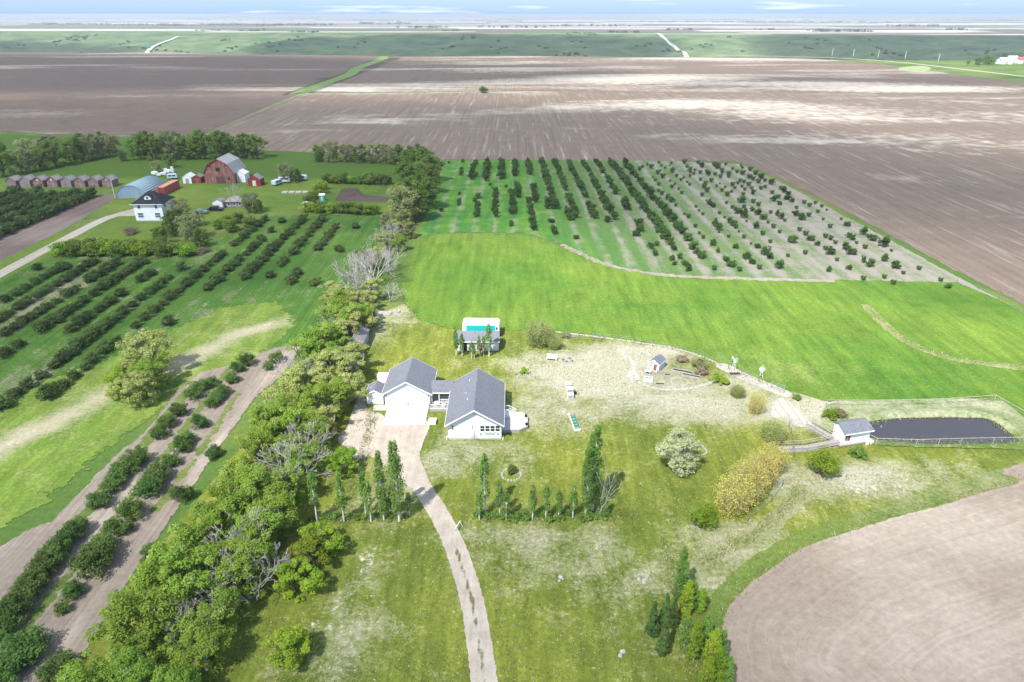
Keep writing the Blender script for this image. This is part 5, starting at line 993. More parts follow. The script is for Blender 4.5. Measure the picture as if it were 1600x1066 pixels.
# old open shed among the trees and boards
s3 = empty('old_shed', (-29.9, 119.0, 0), .0, 'old open-fronted shed with blue-grey side half hidden by the windbreak', 'shed')
wl = MB(); wl.box(1.45, 1.55, -3.2, 3.3, 0, 2.1); wl.box(-1.55, -1.45, -3.2, 3.3, 0, 2.1); wl.box(-1.5, 1.5, 3.2, 3.3, 0, 2.1); wl.prism([(-1.5, -3.2, 2.0), (1.5, -3.2, 2.0), (0, -3.2, 3.0)], (0, .08, 0)); wl.box(-1.5, -1.15, -3.2, -3.1, 0, 2.0); wl.box(1.15, 1.5, -3.2, -3.1, 0, 2.0); wl.build('wall', siding('blue_grey_boards', (.3,.38,.42), .2, True, .15), s3)
r_ = MB()
for s in (-1, 1):
    a = [(0, -3.5, 3.05), (s * 1.85, -3.5, 1.85), (s * 1.85, 3.5, 1.85), (0, 3.5, 3.05)]; a = a if s < 0 else a[::-1]; r_.hexa(a, [(p[0], p[1], p[2] + .08) for p in a])
r_.build('roof', M['shingle_old'], s3)
st = empty('lumber_stack', (*G(600, 491), 0), -.1, 'pale stack of old boards on dry ground by the pasture corner', 'lumber')
for i in range(9): MB().box(-1.9 + rnd.uniform(-.2, .2), 1.6 + rnd.uniform(-.2, .3), -.7 + .16 * i, -.57 + .16 * i, .1 + .08 * (i % 3), .22 + .1 * (i % 4)).build('board', M['dead'], st)
tag(MB().box(-.4, .4, -.3, .3, 0, .5).bar((-.5, -.3, .4), (.6, .3, .8), .06).bar((.5, -.2, .1), (.9, .4, .5), .2).build('scrap_heap', M['dead'], None, (*G(618, 489), 0)), 'small scrap heap at the right of the stacked boards', 'scrap')

# playhouse, planters and garden things
p_ = empty('playhouse', (*G(1026, 575), 0), -.62, 'tiny grey-roofed playhouse with brown open door inside the path loop', 'playhouse')
gable(p_, 1.9, 2.6, 1.45, .65, M['siding2'], M['shingle'], M['white_trim'], .14, .2); door(p_, 'front', -1.3, .25, .6, 1.25, M['brown_door'], .06, 2); window(p_, 'front', -1.3, -.5, .95, .4, .5, 2, 2, .04); window(p_, 'right', .95, -.2, .9, .4, .5, 2, 2, .04)
MB().box(-.95, .95, -2.0, -1.32, .05, .18).build('porch', M['wood'], p_)
for x in (-.85, .85): MB().box(x - .05, x + .05, -1.98, -1.88, .18, 1.3).build('post', M['white_trim'], p_)
m = MB().box(-.5, .5, -.35, .35, .55, .62)
for x in (-.42, .42): 
    for y in (-.28, .28): m.box(x - .04, x + .04, y - .04, y + .04, 0, .55)
tag(m.build('garden_table', M['white'], None, (*G(1012, 584), 0), -.4), 'white garden table just below the playhouse', 'table')
o = empty('white_planter', (*G(1013, 595), 0), -.15, 'white box planter with two dark openings below the garden table', 'planter'); MB().box(-.75, .75, -.5, .5, 0, .55).build('box', M['white'], o)
for x in (-.3, .25): MB().box(x - .2, x + .2, -.2, .2, .552, .58).build('opening', M['soil'], o)
def raised_bed(xy, rz, w, d, lab, h=.35):
    o = empty('raised_bed', (*G(*xy), 0), rz, lab, 'planter', 'raised garden beds')
    for x0, x1, y0, y1 in ((-w/2, w/2, -d/2, -d/2 + .1), (-w/2, w/2, d/2 - .1, d/2), (-w/2, -w/2 + .1, -d/2 + .102, d/2 - .102), (w/2 - .1, w/2, -d/2 + .102, d/2 - .102)): MB().box(x0, x1, y0, y1, 0, h).build('board', M['wood'], o)
    MB().box(-w/2 + .1, w/2 - .1, -d/2 + .1, d/2 - .1, .02, h - .08).build('soil', M['soil'], o)
raised_bed((1066, 582), -.42, 3.6, .9, 'long raised garden bed nearest the playhouse'); raised_bed((1080, 589), -.42, 3.2, .8, 'raised garden bed right of the long one'); raised_bed((1043, 587), -.1, 1.2, .8, 'small raised bed between playhouse and stone circle', .25)
raised_bed((1031, 601), -.1, 1.6, .8, 'low raised bed on the inside edge of the curved path', .2); raised_bed((1148, 586), .05, 2.2, 1.2, 'raised bed beside the white gravel by the fence', .3)
def ring(xy, r, n, lab, sz=.16):
    o = empty('stone_ring', (*G(*xy), 0), 0, lab, 'stone ring')
    for i in range(n):
        a = 2 * math.pi * i / n; s = sz * rnd.uniform(.8, 1.25); m = MB(); m.bar((0, 0, -.03), (0, 0, s * .9), s * 1.1, s * .75, 7); m.build('stone', M['rock'], o, (math.cos(a) * r, math.sin(a) * r, 0), rnd.uniform(0, 3))
ring((1062, 597), 1.45, 22, 'pale oval stone ring left of the golden shrubs inside the path loop'); ring((799, 742), 1.35, 20, 'stone ring round a small bush on the front lawn'); ring((1091, 704), 1.2, 18, 'stone ring at the right foot of the silver tree'); ring((818, 590), 1.1, 16, 'pale stone ring behind the house')
o = empty('long_planter', (*G(898, 661), 0), .12, 'long white-edged planter with green mesh squares on the dry lawn', 'planter'); MB().box(-.55, -.43, -2.3, 2.3, 0, .4).build('side_board', M['white'], o); MB().box(.43, .5, -2.3, 2.3, 0, .3).build('side_board', M['wood'], o); MB().box(-.43, .43, -2.3, -2.2, 0, .35).build('end_board', M['white'], o); MB().box(-.42, .42, -2.2, 2.2, 0, .15).build('soil', M['soil'], o)
for i in range(5): MB().box(-.3, .3, -2.0 + .85 * i, -1.5 + .85 * i, .16, .3).build('mesh_square', M['green_paint'], o)
for (px, py, w, h_, lab) in ((888, 605, .9, .7, 'white crate at the back of the stack on the dry lawn'), (890, 613, 1.1, .8, 'white cabinet in the middle of the stack on the dry lawn'), (891, 622, 1.0, .8, 'white cabinet at the front of the stack on the dry lawn')):
    o = empty('white_cabinet', (*G(px, py), 0), .05, lab, 'cabinet', 'white cabinets on the lawn'); MB().box(-w/2, w/2, -.4, .4, .06, h_).build('body', M['white'], o); MB().box(-w/2 - .04, w/2 + .04, -.44, .44, h_ + .002, h_ + .05).build('lid', M['white_trim'], o); MB().box(-w/2 + .1, w/2 - .1, -.42, -.402, .15, h_ - .1).build('door', M['grey'], o)
tag(MB().bar((0, -.05, .35), (0, .05, .35), .36, .36, 14).build('tyre', M['rubber'], None, (*G(898, 617), 0), .3), 'dark tyre leaning beside the white cabinets', 'tyre')
o = empty('white_bench', (*G(862, 563), 0), -.25, 'white slatted bench seat beside the pots on the dry lawn', 'bench')
for i in range(4): MB().box(-1.0, 1.0, -.3 + .16 * i, -.17 + .16 * i, .45, .5).build('slat', M['white'], o)
for i in range(3): MB().box(-1.0, 1.0, .38, .42, .6 + .17 * i, .73 + .17 * i).build('slat', M['white'], o)
for x in (-.85, .85): MB().box(x - .05, x + .05, -.28, .37, 0, .449).build('leg', M['white'], o); MB().box(x - .04, x + .04, .425, .48, 0, 1.1).build('leg', M['white'], o)
for i, (px, py) in enumerate(((879,563),(884,566),(889,561),(893,565))): tag(MB().bar((0,0,0), (0,0,.45), .2, .28, 10).build('flower_pot', M['grey'], None, (*G(px, py), 0)), f'grey pot beside the white bench, {ordinal(i)} from the bench', 'pot', 'pots by the bench')
def windmill(xy, h, lab, rz):
    o = empty('garden_windmill', (*G(*xy), 0), rz, lab, 'windmill'); m = MB()
    for x in (-.3, .3):
        for y in (-.3, .3): m.bar((x, y, 0), (x * .2, y * .2, h), .035)
    for z in (.3, .6): m.bar((-.3 * (1 - .8 * z), -.3 * (1 - .8 * z), z * h), (.3 * (1 - .8 * z), -.3 * (1 - .8 * z), z * h), .025)
    m.build('tower', M['white'], o); hub = MB().bar((0, -.35, h), (0, .5, h), .05).build('axle', M['white'], o)
    for i in range(8):
        a = i * math.pi / 4; c, s = math.cos(a), math.sin(a); MB().prism([(c * .1, -.35, h + s * .1), (c * .5 - s * .1, -.36, h + s * .5 + c * .1), (c * .5 + s * .1, -.3, h + s * .5 - c * .1)], (0, .02, 0)).build('blade', M['white_trim'], o)
    MB().prism([(0, .5, h - .2), (0, .95, h - .3), (0, .95, h + .3), (0, .5, h + .2)], (.02, 0, 0)).build('tail_vane', M['white_trim'], o)
windmill((1146, 579), 2.2, 'slim white garden windmill beside the raised bed at the fence', .3); windmill((1189, 590), 1.8, 'white garden windmill on a post above the gravel strip', -.4)
# fences
def fence(pts, lab, step=4.0, h=1.25, wires=(.45, .85, 1.15), toprail=None, post_m='post', r=.055, cat='fence'):
    P = [Vector((*G(*p), 0)) for p in pts]; o = empty('wire_fence', P[0], 0, lab, cat); base = P[0]; m = MB()
    for i in range(len(P) - 1):
        a = P[i] - base; b = P[i + 1] - base; n = max(1, int(round((b - a).length / step)))
        for k in range(n + (1 if i == len(P) - 2 else 0)):
            q = a + (b - a) * k / n; MB().bar((0, 0, -.1), (rnd.uniform(-.04, .04), 0, h + rnd.uniform(-.05, .1)), r, r * .9).build('post', M[post_m], o, q)
        for z in wires: m.bar(a + Vector((0, 0, z)), b + Vector((0, 0, z)), .012, None, 4)
        if toprail: MB().bar(a + Vector((0, 0, h)), b + Vector((0, 0, h)), .045, None, 5).build('top_rail', M[toprail], o)
    m.build('wire', M['metal'], o); return o
fence([(944,530),(990,536),(1050,547),(1100,562),(1138,576)], 'wire fence on thin dark posts curving behind the playhouse', 5)
fence([(1158,586),(1185,597)], 'short wire fence between the two garden windmills', 3)
fence([(1290,636),(1370,636),(1470,634),(1553,628)], 'pale railed fence along the back of the pond', 4.5, 1.3, (.4, .8), 'wood', 'wood'); fence([(1553,628),(1600,655),(1640,680)], 'pale railed fence running off right behind the pond', 4.5, 1.3, (.4, .8), 'wood', 'wood')
fence([(1368,696),(1430,698),(1500,696),(1600,694),(1640,693)], 'pale railed fence in front of the pond', 4.0, 1.25, (.3, .6, .9), 'wood', 'wood'); fence([(1356,690),(1368,696)], 'short pale fence joining the pond shed to the front fence', 1.5, 1.25, (.4, .8), 'wood', 'wood')
fence([(1222,760),(1205,785),(1168,815)], 'wire fence on rusty posts beside the golden willow hedge', 4.5, 1.2); fence([(1495,441),(1560,470),(1640,515)], 'wire fence along the right end of the pasture', 8, 1.3)
fence([(1232,668),(1238,690),(1240,715)], 'short wire fence by the lower boardwalk', 2.6, 1.2)
for (a, b, lab) in (((890,531),(903,532),'dark metal gate frame nearest the large pale shrub'), ((926,532),(938,533),'dark metal gate frame right of the first along the pasture fence'), ((1204,607),(1224,615),'dark metal gate by the golden willow above the white gravel')):
    A = Vector((*G(*a), 0)); Bv = Vector((*G(*b), 0)); o = empty('metal_gate', A, 0, lab, 'gate', 'metal gates along the pasture fence'); d = Bv - A
    for q in (Vector((0,0,0)), d): MB().bar(q, q + Vector((0, 0, 1.5)), .05).build('post', M['grey'], o)
    for z in (.3, .7, 1.1, 1.45): MB().bar(Vector((0, 0, z)), d + Vector((0, 0, z)), .03).build('rail', M['grey'], o)
    MB().bar(d * .5 + Vector((0, 0, .3)), d * .5 + Vector((0, 0, 1.45)), .025).build('upright', M['grey'], o)
fence([(872,530),(890,531)], 'short rail fence left of the first metal gate', 2.5, 1.2, (.5, .9), None); fence([(903,532),(926,532)], 'short rail fence between the two metal gate frames', 2.5, 1.2, (.5, .9), None)
# pond shed with boardwalk
q = empty('pond_shed', (51.0, 86.6, 0), math.radians(14), 'white shed with grey-blue roof on a platform at the left end of the pond', 'shed')
MB().box(-2.9, 2.5, -1.5, 1.6, .12, .35).build('platform', M['wood'], q); MB().prism([(-2.2, -1.25, .36), (-2.2, 1.25, .36), (-2.2, 1.25, 2.5), (-2.2, .3, 3.1), (-2.2, -1.25, 2.35)][::-1], (4.4, 0, 0)).build('wall', M['siding'], q)
a = [(-2.45, -1.6, 2.22), (2.45, -1.6, 2.22), (2.45, .32, 3.16), (-2.45, .32, 3.16)]; rf = MB().hexa(a, [(p[0], p[1], p[2] + .1) for p in a]).build('roof', M['shingle'], q); MB().box(-2.46, 2.46, -1.66, -1.61, 2.12, 2.3).build('fascia', M['white_trim'], rf)
a = [(-2.45, .32, 3.16), (2.45, .32, 3.16), (2.45, 1.55, 2.42), (-2.45, 1.55, 2.42)]; MB().hexa(a, [(p[0], p[1], p[2] + .1) for p in a]).build('roof', M['shingle'], q)
door(q, 'left', -2.2, -.1, .85, 1.85, M['white_trim'], .38, 2); boxf(MB(), on_face('front', -1.25), -2.05, -1.7, 1.0, 2.1, .004, .05).build('shutter', M['brown_door'], q); boxf(MB(), on_face('front', -1.25), -1.6, -1.25, .9, 2.0, .004, .05).build('shutter', M['red_wood'], q)
for x in (-2.6, 0, 2.3): MB().box(x - .1, x + .1, -1.4, -1.2, -.1, .118).build('pier', M['wood'], q)
def walkway(name, A, Bp, w, za, zb, lab, rails=(1, 1)):
    A = Vector((*G(*A), 0)); Bv = Vector((*G(*Bp), 0)); d = Bv - A; L = d.length; o = empty(name, A, math.atan2(d.y, d.x), lab, 'boardwalk'); n = int(L / .3)
    for i in range(n):
        x = L * i / n; z = za + (zb - za) * i / n; MB().box(0, L / n - .03, -w/2, w/2, -.05, .0).build('plank', M['wood'], o, (x, 0, z))
    for s, on in zip((-1, 1), rails):
        if not on: continue
        m = MB(); m.bar((0, s * w/2, za + .9), (L, s * w/2, zb + .9), .05); m.bar((0, s * w/2, za + .5), (L, s * w/2, zb + .5), .035); m.build('railing', M['wood'], o)
        for i in range(int(L / 1.6) + 1): x = min(L - .05, 1.6 * i); MB().bar((x, s * w/2, -.05), (x, s * w/2, za + (zb - za) * x / L + .92), .05).build('post', M['wood'], o)
    MB().box(0, L, -w/2 - .04, -w/2, -.0, .1).build('stringer', M['wood'], o)
walkway('boardwalk', (1264, 665), (1305, 692), 1.2, .12, .36, 'upper boardwalk from the white gravel down to the pond shed'); walkway('boardwalk', (1217, 703), (1258, 702), 1.3, .12, .2, 'left half of the lower boardwalk leading to the pond shed'); walkway('boardwalk', (1258, 702), (1306, 694), 1.3, .2, .36, 'right half of the lower boardwalk leading to the pond shed')
tag(MB().box(-.4, .4, -.3, .3, .3, .6).box(-.35, -.25, -.25, -.15, 0, .3).box(.25, .35, -.25, -.15, 0, .3).box(-.35, -.25, .15, .25, 0, .3).box(.25, .35, .15, .25, 0, .3).build('white_stand', M['white'], None, (*G(1206, 690), 0)), 'small white stand at the top of the golden willow hedge', 'stand')
for i, (px, py) in enumerate(((1357,690),(1361,693),(1355,694))): tag(MB().box(-.25, .25, -.2, .2, 0, .45).box(-.28, .28, -.23, .23, .45, .5).build('white_bin', M['white'], None, (*G(px, py), 0), rnd.uniform(0, 1)), f'white bin at the right end of the pond shed, {ordinal(i)} of three', 'bin', 'bins by the pond shed')
o = empty('saw_horse', (*G(716, 826), 0), 1.2, 'small white sawhorse on the right edge of the driveway', 'sawhorse'); MB().box(-.7, .7, -.05, .05, .62, .72).build('beam', M['white'], o)
for x in (-.55, .55):
    for s in (-1, 1): MB().bar((x, 0, .64), (x, s * .35, 0), .035).build('leg', M['white'], o)
for (px, py), lab in (((1012,898),'largest pale stone of the heap near the young poplar clump'), ((1004,908),'flat pale stone lowest in the heap near the poplar clump'), ((974,1022),'lone pale stone near the bottom of the front lawn'), ((878,905),'lone pale stone in the dry middle of the front lawn')):
    m = MB()
    for k in range(4): s = rnd.uniform(.12, .3); c = (rnd.uniform(-.45, .45), rnd.uniform(-.3, .3)); m.bar((c[0], c[1], -.05), (c[0] + rnd.uniform(-.08, .08), c[1], s * rnd.uniform(.5, .9)), s, s * .55, 7)
    tag(m.build('field_stone', M['rock'], None, (*G(px, py), 0), rnd.uniform(0, 3)), lab, 'stone', 'pale stones on the lawn')
# ------------------------------------------------------------------ old farmyard
for i in range(8):
    wm = M['granary_grey'] if i in (1, 4) else M['granary']
    o = empty('granary', (-185.4 + 5.08 * i, 255.2 + .15 * math.sin(i * 2.1), 0), rnd.uniform(-.02, .02), f'old weathered wooden granary, {ordinal(i)} from the left in the row of eight', 'granary', 'row of eight granaries')
    h = 2.5 + rnd.uniform(-.1, .12); gable(o, 3.75, 4.4, h, 1.25, wm, M['shingle_old'], M['red_wood'] if i in (2, 3) else None, .2, .22)
    door(o, 'front', -2.2, .35 if i % 2 else -.2, .85, 1.8, M['granary_grey'] if i not in (1, 4) else M['granary'], .1, 0, False)
    if i in (2, 3, 7): boxf(MB(), on_face('front', -2.2), -.3, .3, h - .1, h + .55, .004, .05).build('hatch', M['pale_bark'] if i != 7 else M['dead'], o)
    MB().box(-1.8, 1.8, -2.1, 2.1, -.05, .0).build('skid', M['post'], o)
# quonset
q = empty('quonset_hut', (-132.6, 244, 0), 0, 'blue-grey arched steel quonset hut behind the farmhouse', 'quonset'); n = 20; W, Hq, L = 5.0, 4.5, 16.0
arc = [(-W * math.cos(math.pi * i / n), Hq * math.sin(math.pi * i / n) ** .9) for i in range(n + 1)]
m = MB()
for i in range(n):
    (xa, za), (xb, zb) = arc[i], arc[i + 1]; k = 1.012
    m.hexa([(xa, -L/2, za), (xb, -L/2, zb), (xb, L/2, zb), (xa, L/2, za)], [(xa * k, -L/2, za * k + .02), (xb * k, -L/2, zb * k + .02), (xb * k, L/2, zb * k + .02), (xa * k, L/2, za * k + .02)])
m.build('arched_roof', M['arch'], q, None, 0, True)
for s in (-1, 1): MB().prism([(x * .99, s * (L/2 - .15), z * .99) for x, z in arc], (0, .06, 0)).build('end_wall', plain('blue_grey_end_wall', (.2,.29,.34), .6, .1), q)
for u in (-1.55, 1.55): door(q, 'front', -L/2 + .14, u, 3.0, 3.1, plain('blue_grey_sliding_door', (.23,.32,.37), .6, .1), .05, 0, False, 'sliding_door')
# farmhouse
f_ = empty('farmhouse', (-112.1, 211.2, 0), .02, 'square two-storey white farmhouse with black hipped roof and dormer', 'house')
MB().box(-4.3, 4.3, -4.2, 4.2, .3, 5.5).build('wall', M['siding'], f_); MB().box(-4.25, 4.25, -4.15, 4.15, -.1, .298).build('foundation', M['concrete'], f_)
a = [(-4.9, -4.8, 5.42), (4.9, -4.8, 5.42), (4.9, 4.8, 5.42), (-4.9, 4.8, 5.42), (-.5, 0, 8.6), (.5, 0, 8.6)]; rf = MB().add(a, [(0, 1, 5, 4), (1, 2, 5), (2, 3, 4, 5), (3, 0, 4), (3, 2, 1, 0)]).build('roof', M['shingle_dark'], f_)
MB().box(-4.92, 4.92, -4.85, -4.81, 5.3, 5.5).build('fascia', M['white_trim'], rf); MB().box(1.2, 1.9, .8, 1.4, 7.6, 9.5).build('chimney', M['brick'], rf)
dm = MB().prism([(-1.0, -3.1, 6.4), (1.0, -3.1, 6.4), (1.0, -3.1, 7.3), (0, -3.1, 7.9), (-1.0, -3.1, 7.3)], (0, 2.4, 0)).build('dormer', M['white_trim'], f_)
boxf(MB(), on_face('front', -3.1), -.35, .35, 6.75, 7.35, .004, .03).build('pane', M['glass'], dm); m = MB()
for s in (-1, 1):
    a = [(0, -3.25, 7.95), (s * 1.25, -3.25, 7.2), (s * 1.25, -.9, 7.2), (0, -.9, 7.95)]; a = a if s < 0 else a[::-1]; m.hexa(a, [(p[0], p[1], p[2] + .06) for p in a])
m.build('dormer_roof', M['shingle_dark'], dm)
for x in (-2.6, 2.6): window(f_, 'front', -4.2, x, 4.6, .75, 1.15, 1, 2); window(f_, 'front', -4.2, x, 1.95, 1.6, 1.45, 1, 2, .1, 'white_trim', 'glass_blue')
for y in (-2, 2): window(f_, 'right', 4.3, y, 4.5, .8, 1.2, 1, 2); window(f_, 'right', 4.3, y, 1.9, .9, 1.3, 1, 2)
# red container
o = empty('shipping_container', (-124.3, 247, 0), 0, 'faded red shipping container beside the quonset hut', 'container'); MB().box(-1.25, 1.25, -6, 6, .05, 2.7).build('body', M['red_box'], o); MB().box(-1.2, 1.2, -5.95, 5.95, 2.702, 2.76).build('roof', plain('pink_faded_roof', (.55,.24,.2), .6, .1), o)
for u in (-.6, .6): door(o, 'front', -6.0, u, 1.1, 2.4, M['red_wood'], .15, 0, True)
for i in range(9): MB().box(1.252, 1.3, -5.6 + 1.3 * i, -5.3 + 1.3 * i, .2, 2.6).build('rib', M['red_box'], o)
# barn
b = empty('barn', (-110.4, 265.2, 0), 0, 'large faded red gambrel barn with grey shingle roof', 'barn'); w, d = 5.6, 6.0
prof = [(-w, 0), (-w, 3.9), (-w * .66, 7.1), (0, 9.1), (w * .66, 7.1), (w, 3.9), (w, 0)]
MB().prism([(x, -d, z) for x, z in prof][::-1], (0, 2 * d, 0)).build('wall', M['barn'], b)
rp = [(-w - .35, 3.6), (-w * .66, 7.1), (0, 9.1), (w * .66, 7.1), (w + .35, 3.6)]
for i in range(4):
    (xa, za), (xb, zb) = rp[i], rp[i + 1]; a = [(xa, -d - .3, za + .02), (xb, -d - .3, zb + .02), (xb, d + .3, zb + .02), (xa, d + .3, za + .02)]; rr = MB().hexa(a, [(p[0], p[1], p[2] + .14) for p in a]).build('roof', M['barn_roof'], b)
    p = [(xa, -d - .36, za - .05), (xb, -d - .36, zb - .05), (xb, -d - .36, zb + .2), (xa, -d - .36, za + .2)]; MB().prism(p[::-1], (0, .05, 0)).build('barge_board', M['red_wood'], rr)
boxf(MB(), on_face('front', -d), -1.0, .6, 4.6, 6.0, .004, .03).build('loft_opening', M['dark'], b)
for x in (-3.0, 2.6): boxf(MB(), on_face('front', -d), x - .3, x + .3, 6.2, 6.8, .004, .03).build('loft_window', M['dark'], b)
door(b, 'front', -d, .2, 3.2, 2.5, plain('dark_red_doors', (.12,.06,.055), .8, .2), .1, 1, False, 'barn_door', 2); boxf(MB(), on_face('front', -d), 3.0, 3.8, 1.4, 2.3, .004, .03).build('window', M['dark'], b)
for y in (-3, 0, 3): boxf(MB(), on_face('right', w), y - .4, y + .4, 1.6, 2.5, .004, .03).build('window', M['dark'], b)
def small_shed(xy, w, d, h, rise, wall, roof, lab, dm=None, ridge_x=False):
    o = empty('farm_shed', (*G(*xy), 0), math.pi / 2 if ridge_x else 0, lab, 'shed', 'small farm sheds'); gable(o, w, d, h, rise, wall, roof, None, .15, .15)
    door(o, 'front', -d/2, 0, min(1.3, w * .4), h * .8, dm or M['white_trim'], .05, 2, True); 
    if ridge_x: window(o, 'left', -w/2, 0, h * .55, .7, .7, 1, 1)
    return o
small_shed((297, 285), 3.2, 4.2, 2.3, 1.1, M['siding'], M['white'], 'small white shed farthest left of the barn', M['grey']); small_shed((312, 285), 2.8, 3.6, 2.2, .9, M['red_wood'], M['shingle_old'], 'small red shed tight against the left of the barn', M['barn'])
small_shed((379, 283), 4.2, 4.6, 3.0, 1.2, M['siding'], M['white'], 'bright white shed tight against the right of the barn', M['white']); small_shed((401, 289), 4.6, 4.2, 2.5, 1.5, M['red_wood'], M['shingle_old'], 'red shed with pale door right of the white shed by the barn', M['pale_bark'])
small_shed((344, 324), 3.2, 3.4, 2.2, .8, M['siding'], M['shingle_old'], 'little white shed behind the black car', M['white'])
c_ = empty('grey_cabin', (*G(370, 322), 0), .05, 'low grey cabin with hipped roof under a bare tree', 'cabin'); MB().box(-3, 3, -2, 2, 0, 2.0).build('wall', M['granary_grey'], c_); a = [(-3.4, -2.4, 1.98), (3.4, -2.4, 1.98), (3.4, 2.4, 1.98), (-3.4, 2.4, 1.98), (-.8, 0, 3.4), (.8, 0, 3.4)]; MB().add(a, [(0, 1, 5, 4), (1, 2, 5), (2, 3, 4, 5), (3, 0, 4), (3, 2, 1, 0)]).build('roof', M['shingle_old'], c_)
for u in (-1.8, 0, 1.8): window(c_, 'front', -2, u, 1.1, .7, .8, 1, 1)
tag(link('dead_tree', dead_tree_mesh(41, 7, 4, 4, 4, .8), None, G(362, 317)), 'bare grey tree over the low grey cabin', 'tree')
# poles
def pole(xy, h, lab, arm=True, r=.14, mat='post'):
    o = empty('utility_pole', (*G(*xy), 0), 0, lab, 'pole', 'utility poles'); MB().bar((0, 0, -.2), (0, 0, h), r, r * .7, 8).build('pole', M[mat], o)
    if arm: MB().box(-1.0, 1.0, -.06, .06, h - .7, h - .55).build('crossarm', M[mat], o); MB().bar((-.8, 0, h - .55), (-.8, 0, h - .35), .06).bar((.8, 0, h - .55), (.8, 0, h - .35), .06).build('insulator', M['metal'], o)
    else: MB().bar((0, 0, h - .1), (.9, 0, h + .1), .05).box(.7, 1.2, -.12, .12, h, h + .12).build('lamp_arm', M['metal'], o)
    return o
pole((356, 298), 9, 'dark utility pole in front of the red barn', True); pole((180, 310), 6.5, 'pale lamp pole at the end of the granary row', False, .12, 'pale_bark')
for i, (px, py) in enumerate(((1300, 86.5), (1333, 87.5), (1372, 89), (1414, 91.5), (1466, 95.5))): pole((px, py), 9.5, f'distant utility pole on the field edge, {ordinal(i)} from the left', True, .35, 'pale_bark')
# vehicles
def vehicle(name, xy, rz, L, W, H, mat, lab, cat, box=False, towed=False):
    o = empty(name, (*G(*xy), 0), rz, lab, cat); x = L / 2; y = W / 2
    if box: pf = [(-x, .45), (-x, H - .15), (-x + .25, H), (x - .3, H), (x, H * .72), (x, .45)]
    else: pf = [(-x, .35), (-x, .85), (-x + .75, .92), (-x + 1.15, H), (x - 1.75, H), (x - 1.2, .95), (x, .82), (x, .35)]
    MB().prism([(a, -y, z) for a, z in pf][::-1], (0, W, 0)).build('body', mat, o)
    for s in (-1, 1):
        yy = s * (y + .012)
        wins = [(-x + .5, -.2), (.1, x - .6)] if box else [(-x + 1.15, -.15), (-.05, x - 1.55)]
        for a, c in wins: MB().box(a, c, *sorted((s * (y + .002), yy)), H * (.6 if box else .66), H * (.85 if box else .93)).build('window', M['glass'], o)
        for a in ((.3,) if towed else (-x + .85, x - .85)): MB().bar((a, s * (y - .12), .33), (a, s * (y + .03), .33), .33, .33, 14).build('wheel', M['rubber'], o)
    if not box:
        MB().box(x - .01, x + .02, -y + .1, -y + .45, .62, .76).build('headlight', M['white_trim'], o); MB().box(x - .01, x + .02, y - .45, y - .1, .62, .76).build('headlight', M['white_trim'], o)
    if towed: MB().bar((x, 0, .45), (x + 1.1, 0, .42), .06).build('hitch', M['grey'], o)
    return o
vehicle('parked_car', (337, 329), .0, 4.7, 1.8, 1.5, M['black_paint'], 'black sedan parked in front of the little white shed', 'car'); vehicle('parked_car', (314, 334), .25, 4.2, 1.75, 1.45, M['blue_paint'], 'blue car half hidden by trees near the farmhouse', 'car')
vehicle('camper_van', (433, 289), 1.2, 3.8, 1.9, 1.9, M['paleblue'], 'small teal and white van by the lone grey-green tree', 'van', True); vehicle('camper_trailer', (445, 285.5), .2, 4.2, 2.0, 2.2, M['white'], 'white camper trailer beside the teal van', 'trailer', True, True); vehicle('camper_trailer', (473, 281.5), -.1, 3.4, 1.9, 1.9, M['white'], 'small grey-white trailer right of the lone tree', 'trailer', True, True)
vehicle('camper_trailer', (270, 279.5), .3, 3.6, 2.0, 1.9, M['paleblue'], 'small pale blue camper near the white scrap pile', 'trailer', True, True)
for i, (px, py, w, h) in enumerate(((242,273,2.4,1.3),(249,275,1.6,1.0),(255,274,2.2,1.2),(262,270,2.4,1.3),(270,270,1.2,2.4),(258,267,1.6,1.0))):
    m = MB().prism([(-w/2, -.7, .25), (w/2, -.7, .25), (w/2, -.7, h * .7), (w * .25, -.7, h), (-w * .35, -.7, h), (-w/2, -.7, h * .6)], (0, 1.4, 0)); m.box(-w * .4, -w * .2, -.5, .5, 0, .25).box(w * .2, w * .4, -.5, .5, 0, .25)
    tag(m.build('scrap_appliance', M['white'], None, (*G(px, py), 0), rnd.uniform(-.5, .5)), f'white scrap body behind the quonset hut, {ordinal(i)} of the pile from the left', 'scrap', 'white scrap pile')
o = empty('outhouse', (*G(504, 314), 0), .1, 'small teal outhouse with white roof in the garden hedge', 'outhouse'); MB().box(-.8, .8, -.8, .8, 0, 2.0).build('wall', M['teal'], o); lean(o, 'roof', -1.0, 1.0, -1.0, 1.0, 2.02, 2.3, M['white']); door(o, 'front', -.8, 0, .7, 1.7, M['paleblue'], .05)
small_shed((479, 326), 2.2, 2.0, 1.7, .4, M['siding2'], M['white'], 'tiny pale shed at the left front corner of the garden hedge', M['grey'])
o = empty('cold_frame', (*G(463, 301), 0), .05, 'low pale cold frames on the grass left of the garden', 'cold frame')
for i in range(4): MB().box(-5 + 2.4 * i, -3 + 2.4 * i, -1.2, 1.2, 0, .35).build('frame', M['dead'], o)

